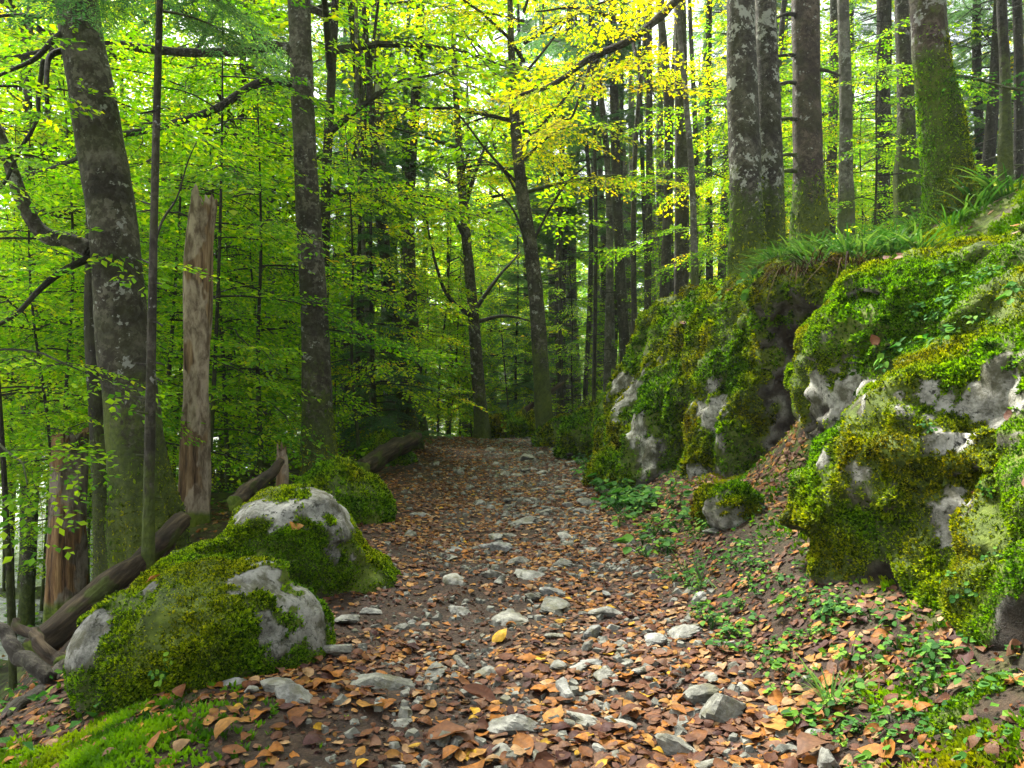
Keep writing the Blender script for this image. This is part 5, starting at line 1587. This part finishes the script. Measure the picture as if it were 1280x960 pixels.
# ------------------------------------------------------------------ small plants and grasses
def herb_arrays(seed, nleaf, size, tall, round_=0.46):
    rng = np.random.default_rng(seed)
    Vs, Fs, rs, o = [], [], [], 0
    for i in range(nleaf):
        a = rng.uniform(0, 6.28)
        d = rng.uniform(0.1, 1.0) * tall * 0.9
        top = np.array([d * math.cos(a), d * math.sin(a), tall * rng.uniform(0.45, 1.1)])
        b = a + rng.normal(0, 0.5)
        L = size * rng.uniform(0.65, 1.2)
        dirv = unit(np.array([math.cos(b), math.sin(b), rng.normal(-0.15, 0.2)]))
        nr = unit(np.array([rng.normal(0, 0.25), rng.normal(0, 0.25) - 0.15, 1.0]))
        nr = unit(nr - (nr @ dirv) * dirv)
        sd = np.cross(nr, dirv)
        t = np.array([0, 0.14, 0.38, 0.66, 0.88, 1.0])
        w = np.array([0.02, 0.66, 1.0, 0.82, 0.42, 0.02]) * round_ * 0.88
        L3 = [top + dirv * (L * tt) + sd * (s * ww * L) + nr * (0.18 * abs(s) * ww * L - 0.12 * L * tt * tt) for tt, ww in zip(t, w) for s in (-1, 0, 1)]
        f = [[r * 3 + c, r * 3 + 3 + c, r * 3 + 4 + c, r * 3 + 1 + c] for r in range(5) for c in range(2)]
        st, sf = tube([np.zeros(3), top * np.array([0.4, 0.4, 0.6]), top], [0.0012, 0.001, 0.0008], 3, cap=False)
        Vs += [np.array(L3), st]
        Fs += [np.array(f) + o, sf + o + 18]
        rs += [np.full(18, rng.random()), np.full(len(st), 0.3)]
        o += 18 + len(st)
    return np.vstack(Vs), np.vstack(Fs), np.concatenate(rs)
HERB = []
for s in range(7):
    v, f, r = herb_arrays(400 + s, [9, 7, 14, 6, 11, 8, 16][s], [0.030, 0.036, 0.02, 0.042, 0.026, 0.03, 0.018][s], [0.05, 0.06, 0.045, 0.07, 0.05, 0.06, 0.05][s])
    HERB.append(mesh_from('small_plant', v, f, [M_HERB], True, attrs={'rnd': r}))
hrng = np.random.default_rng(12)
def put_plant(p, nrm, s, label, group, k=None):
    o = link('small_plant', HERB[hrng.integers(0, 7) if k is None else k], None, p)
    q = Vector(unit(np.array(nrm) * 0.7 + np.array([0, 0, 0.5]))).to_track_quat('Z', 'Y')
    o.rotation_euler = q.to_euler()
    o.scale = (s, s, s)
    return tag(o, label, 'plant', group)
def plants_ground(n, boxes, label, group, s=(0.8, 1.4)):
    for i in range(n):
        x0, x1, y0, y1 = boxes[hrng.integers(0, len(boxes))]
        x, y = hrng.uniform(x0, x1), hrng.uniform(y0, y1)
        g = hgrad(np.array([x]), np.array([y]))
        put_plant((x, y, float(H(x, y))), (-float(g[0][0]), -float(g[1][0]), 1), hrng.uniform(*s), label, group)
plants_ground(95, [(0.84, 1.25, 2.25, 3.0), (0.78, 1.2, 2.8, 4.2)], 'small round leaved green plant on the leafy bank below the near outcrop', 'small plants below the near outcrop', (0.6, 1.1))
plants_ground(34, [(0.8, 1.3, 1.75, 2.3), (0.95, 1.5, 1.9, 2.4)], 'tiny round leaved plant on the soil toe of the bank nearest the camera', 'tiny plants at the near bank toe', (0.45, 0.75))
plants_ground(75, [(0.75, 1.25, 4.6, 6.6), (0.8, 1.1, 6.0, 7.8)], 'low leafy green plant at the foot of the tall outcrop', 'low plants at the tall outcrop foot', (1.3, 2.4))
plants_ground(34, [(0.8, 1.15, 7.5, 10)], 'low leafy green plant beside the upper path', 'low plants beside the upper path', (1.6, 2.8))
def plants_rock(key, centre, rad, n, label, group, s=(0.8, 1.3), k=None):
    V, Nn, m, F = ROCKS[key]
    c = np.nonzero((np.linalg.norm((V - np.array(centre)) / np.array(rad), axis=1) < 1) & ((Nn[:, 1] < 0.2) | (Nn[:, 2] > 0.3)))[0]
    if len(c):
        for j in hrng.choice(c, n):
            put_plant(V[j], Nn[j], hrng.uniform(*s), label, group, k)
plants_rock('N', (1.95, 3.4, 1.15), (0.35, 0.5, 0.35), 26, 'green leafy plant growing from the upper face of the near outcrop', 'plants on the upper near outcrop', (0.6, 1.05))
plants_rock('N', (1.6, 2.5, 0.6), (0.4, 0.6, 0.4), 16, 'tiny bright plant rooted in moss on the near outcrop flank', 'plants on the near outcrop flank', (0.45, 0.75))
plants_rock('F', (2.0, 6.3, 1.85), (0.5, 0.6, 0.35), 24, 'green plant trailing over the top edge of the tall outcrop', 'plants on the tall outcrop edge', (0.9, 1.6))
plants_rock('L', (-1.08, 2.72, 0.08), (0.12, 0.2, 0.1), 1, 'small dark green plant rooted low on the path side boulder', None, (1.0, 1.1), 2)

def grass_arrays(seed, n, L, w, spread, droop):
    rng = np.random.default_rng(seed)
    Vs, Fs, rs, o = [], [], [], 0
    for i in range(n):
        a = rng.uniform(0, 6.28)
        l = L * rng.uniform(0.55, 1.15)
        b = np.array([math.cos(a), math.sin(a), 0]) * spread * math.sqrt(rng.random()) * 0.5
        out = np.array([math.cos(a + rng.normal(0, 0.6)), math.sin(a + rng.normal(0, 0.6)), 0])
        side = np.array([-out[1], out[0], 0])
        t = np.linspace(0, 1, 6)
        dr = droop * rng.uniform(0.5, 1.3)
        C = b + np.outer(t * l * 0.55 + dr * l * 0.35 * t * t, out) + np.outer(l * (t * 0.85 - dr * 0.75 * t * t), [0, 0, 1])
        ww = w * np.array([0.7, 1, 0.95, 0.8, 0.5, 0.05])
        V = np.stack([C - side * ww[:, None], C + side * ww[:, None]], 1).reshape(-1, 3)
        F = np.array([[k * 2, k * 2 + 1, k * 2 + 3, k * 2 + 2] for k in range(5)])
        Vs.append(V); Fs.append(F + o); rs.append(np.full(12, rng.random()))
        o += 12
    return np.vstack(Vs), np.vstack(Fs), np.concatenate(rs)
GR = []
for s in range(4):
    v, f, r = grass_arrays(500 + s, 42, 0.34, 0.0065, 0.22, 0.75)
    GR.append(mesh_from('grass_tuft', v, f, [M_GRASS], True, attrs={'rnd': r}))
def put_grass(p, s, label, group, me, rz=None):
    o = link('grass_tuft', me, None, p)
    o.rotation_euler = (0, 0, hrng.uniform(0, 6.28) if rz is None else rz)
    o.scale = (s, s, s)
    return tag(o, label, 'grass', group)
TOPV = np.vstack([ROCKS['N'][0], ROCKS['F'][0]])
def top_z(x, y):
    d = (TOPV[:, 0] - x) ** 2 + (TOPV[:, 1] - y) ** 2
    k = d < 0.09 ** 2
    return max(float(H(x, y)), float(TOPV[k, 2].max()) if k.any() else -9)
for i in range(64):
    x, y = hrng.uniform(1.95, 3.3), hrng.uniform(5.2, 7.0)
    put_grass((x, y, top_z(x, y) - 0.02), hrng.uniform(0.75, 1.15), 'lush long bladed grass tuft on the bank top between the mossed trunks', 'grass tufts on the bank top', GR[i % 4])
v, f, r = grass_arrays(510, 46, 0.17, 0.0022, 0.05, 0.6)
g = ground_px(1040, 885)
put_grass((g[0], g[1], g[2]), 1.0, 'single fine grass tuft at the bank foot among round leaved plants', None, mesh_from('grass_tuft', v, f, [M_GRASS], True, attrs={'rnd': r}))
v, f, r = grass_arrays(511, 20, 0.2, 0.0025, 0.1, 0.9)
for px, py in ((860, 715), (880, 730), (790, 650), (740, 600)):
    g = ground_px(px, py)
    put_grass((g[0], g[1], g[2]), 1.0 + 0.1 * g[1] / 4, 'thin sparse grass tuft beside the path, bank side', 'sparse grass tufts beside the path', mesh_from('grass_tuft', v, f, [M_GRASS], True, attrs={'rnd': r}))
v, f, r = grass_arrays(520, 60, 0.42, 0.005, 0.3, 1.7)
for k, (x, y) in enumerate([(2.0, 5.3), (1.9, 5.5), (2.15, 5.15)]):
    put_grass((x, y, top_z(x, y) - 0.02), 0.85, 'dry straw coloured grass hanging over the dark gully', 'dry grass over the gully', mesh_from('grass_tuft', v, f, [M_DRYGRASS], True, attrs={'rnd': r}))

# ground cover nobody could count: low leaves on the banks and on the forest floor
def cover(name, n, xr_, yr_, size, mat, seed, dens=None, hmax=0.05):
    rng = np.random.default_rng(seed)
    x = rng.uniform(*xr_, n); y = rng.uniform(*yr_, n)
    d = sstep(-0.1, 0.35, fbm(np.stack([x, y, 0 * x], -1), 1.1, 3, seed))
    out = np.maximum(path_left(y) - 0.05 - x, x - path_right(y) - 0.0)
    d *= np.where(y < 15.6, sstep(0, 0.4, out), 1)
    k = rng.random(n) < d
    x, y = x[k], y[k]
    m = len(x)
    P = np.stack([x, y, H(x, y) + rng.uniform(0.0, hmax, m) * (1 + 0.05 * y)], -1)
    a = rng.uniform(0, 6.28, m)
    D = unit(np.stack([np.cos(a), np.sin(a), rng.normal(0.1, 0.3, m)], -1))
    nr = unit(np.array([0, 0, 1.0]) + rng.normal(0, 0.4, (m, 3)))
    nr = unit(nr - (nr * D).sum(1, keepdims=True) * D)
    L = size * rng.uniform(0.6, 1.3, m) * (1 + 0.06 * y)
    V = leaf_quads(P, D, nr, L, L * 0.4, rng.uniform(0, 0.4, m), rng).reshape(-1, 3)
    o = link(name, mesh_from(name, V, np.arange(4 * m).reshape(-1, 4), [mat], False, attrs={'rnd': np.repeat(rng.random(m), 4)}))
    return kind(o, 'stuff')
cover('ground_cover', 5000, (0.75, 1.5), (1.8, 8), 0.02, M_HERB, 31, hmax=0.03)
cover('ground_cover', 26000, (-12, 9), (8, 34), 0.05, M_BRIGHT, 32, hmax=0.22)
cover('ground_cover', 7000, (-7, -1.3), (2, 12), 0.035, M_HERB, 33, hmax=0.06)
# a moss carpet on the flat ground by the lower slope
Vm = np.stack([GX, GY, GZ], -1).reshape(-1, 3)
wm = (np.clip(leftpatch, 0, 1) * sstep(-0.25, 0.1, fbm(P3, 4, 2, 70))).ravel()
wm2 = (np.maximum(sstep(0.45, 1.0, bankd), 1.6 * sstep(0.1, 0.3, bankd) * (GY < 2.5)) * (GY > 1.6) * (GY < 9) * (bankd < 3.2) * sstep(-0.2, 0.25, fbm(P3, 2.5, 2, 71)) * (1 - np.exp(-((GY - 5.3) / 0.6) ** 2) * (bankd < 1.7))).ravel() * 0.5
Pm, Nm, _ = sample_surface(Vm, GF, 120000, wm + wm2 + 1e-12)
Nm = np.where(Nm[:, 2:] < 0, -Nm, Nm)
BV, BF, br = blades(Pm, Nm, 0.014 * (0.6 + 0.9 * RNG.random(len(Pm))) * (1 + 0.06 * Pm[:, 1]), 4, rbase=np.clip(0.5 + 1.0 * pn(Pm, 6, 72), 0, 0.95))
kind(link('moss_carpet', mesh_from('moss_carpet', BV, BF, [M_MOSSB], False, attrs=br)), 'stuff')
# ------------------------------------------------------------------ damp forest air
def haze_box(dens):
    m = bpy.data.materials.new('damp_air')
    m.use_nodes = True
    nt = m.node_tree
    nt.nodes.clear()
    o = nt.nodes.new('ShaderNodeOutputMaterial')
    v = nt.nodes.new('ShaderNodeVolumePrincipled')
    v.inputs['Color'].default_value = (0.80, 0.88, 0.86, 1)
    v.inputs['Density'].default_value = dens
    v.inputs['Anisotropy'].default_value = 0.3
    nt.links.new(v.outputs[0], o.inputs['Volume'])
    x0, x1, y0, y1, z0, z1 = -175, 175, -65, 265, -12, 48
    V = np.array([(x, y, z) for x in (x0, x1) for y in (y0, y1) for z in (z0, z1)])
    F = np.array([(0, 1, 3, 2), (4, 6, 7, 5), (0, 4, 5, 1), (2, 3, 7, 6), (0, 2, 6, 4), (1, 5, 7, 3)])
    kind(link('haze', mesh_from('haze', V, F, [m], False)), 'stuff')
haze_box(0.0009)
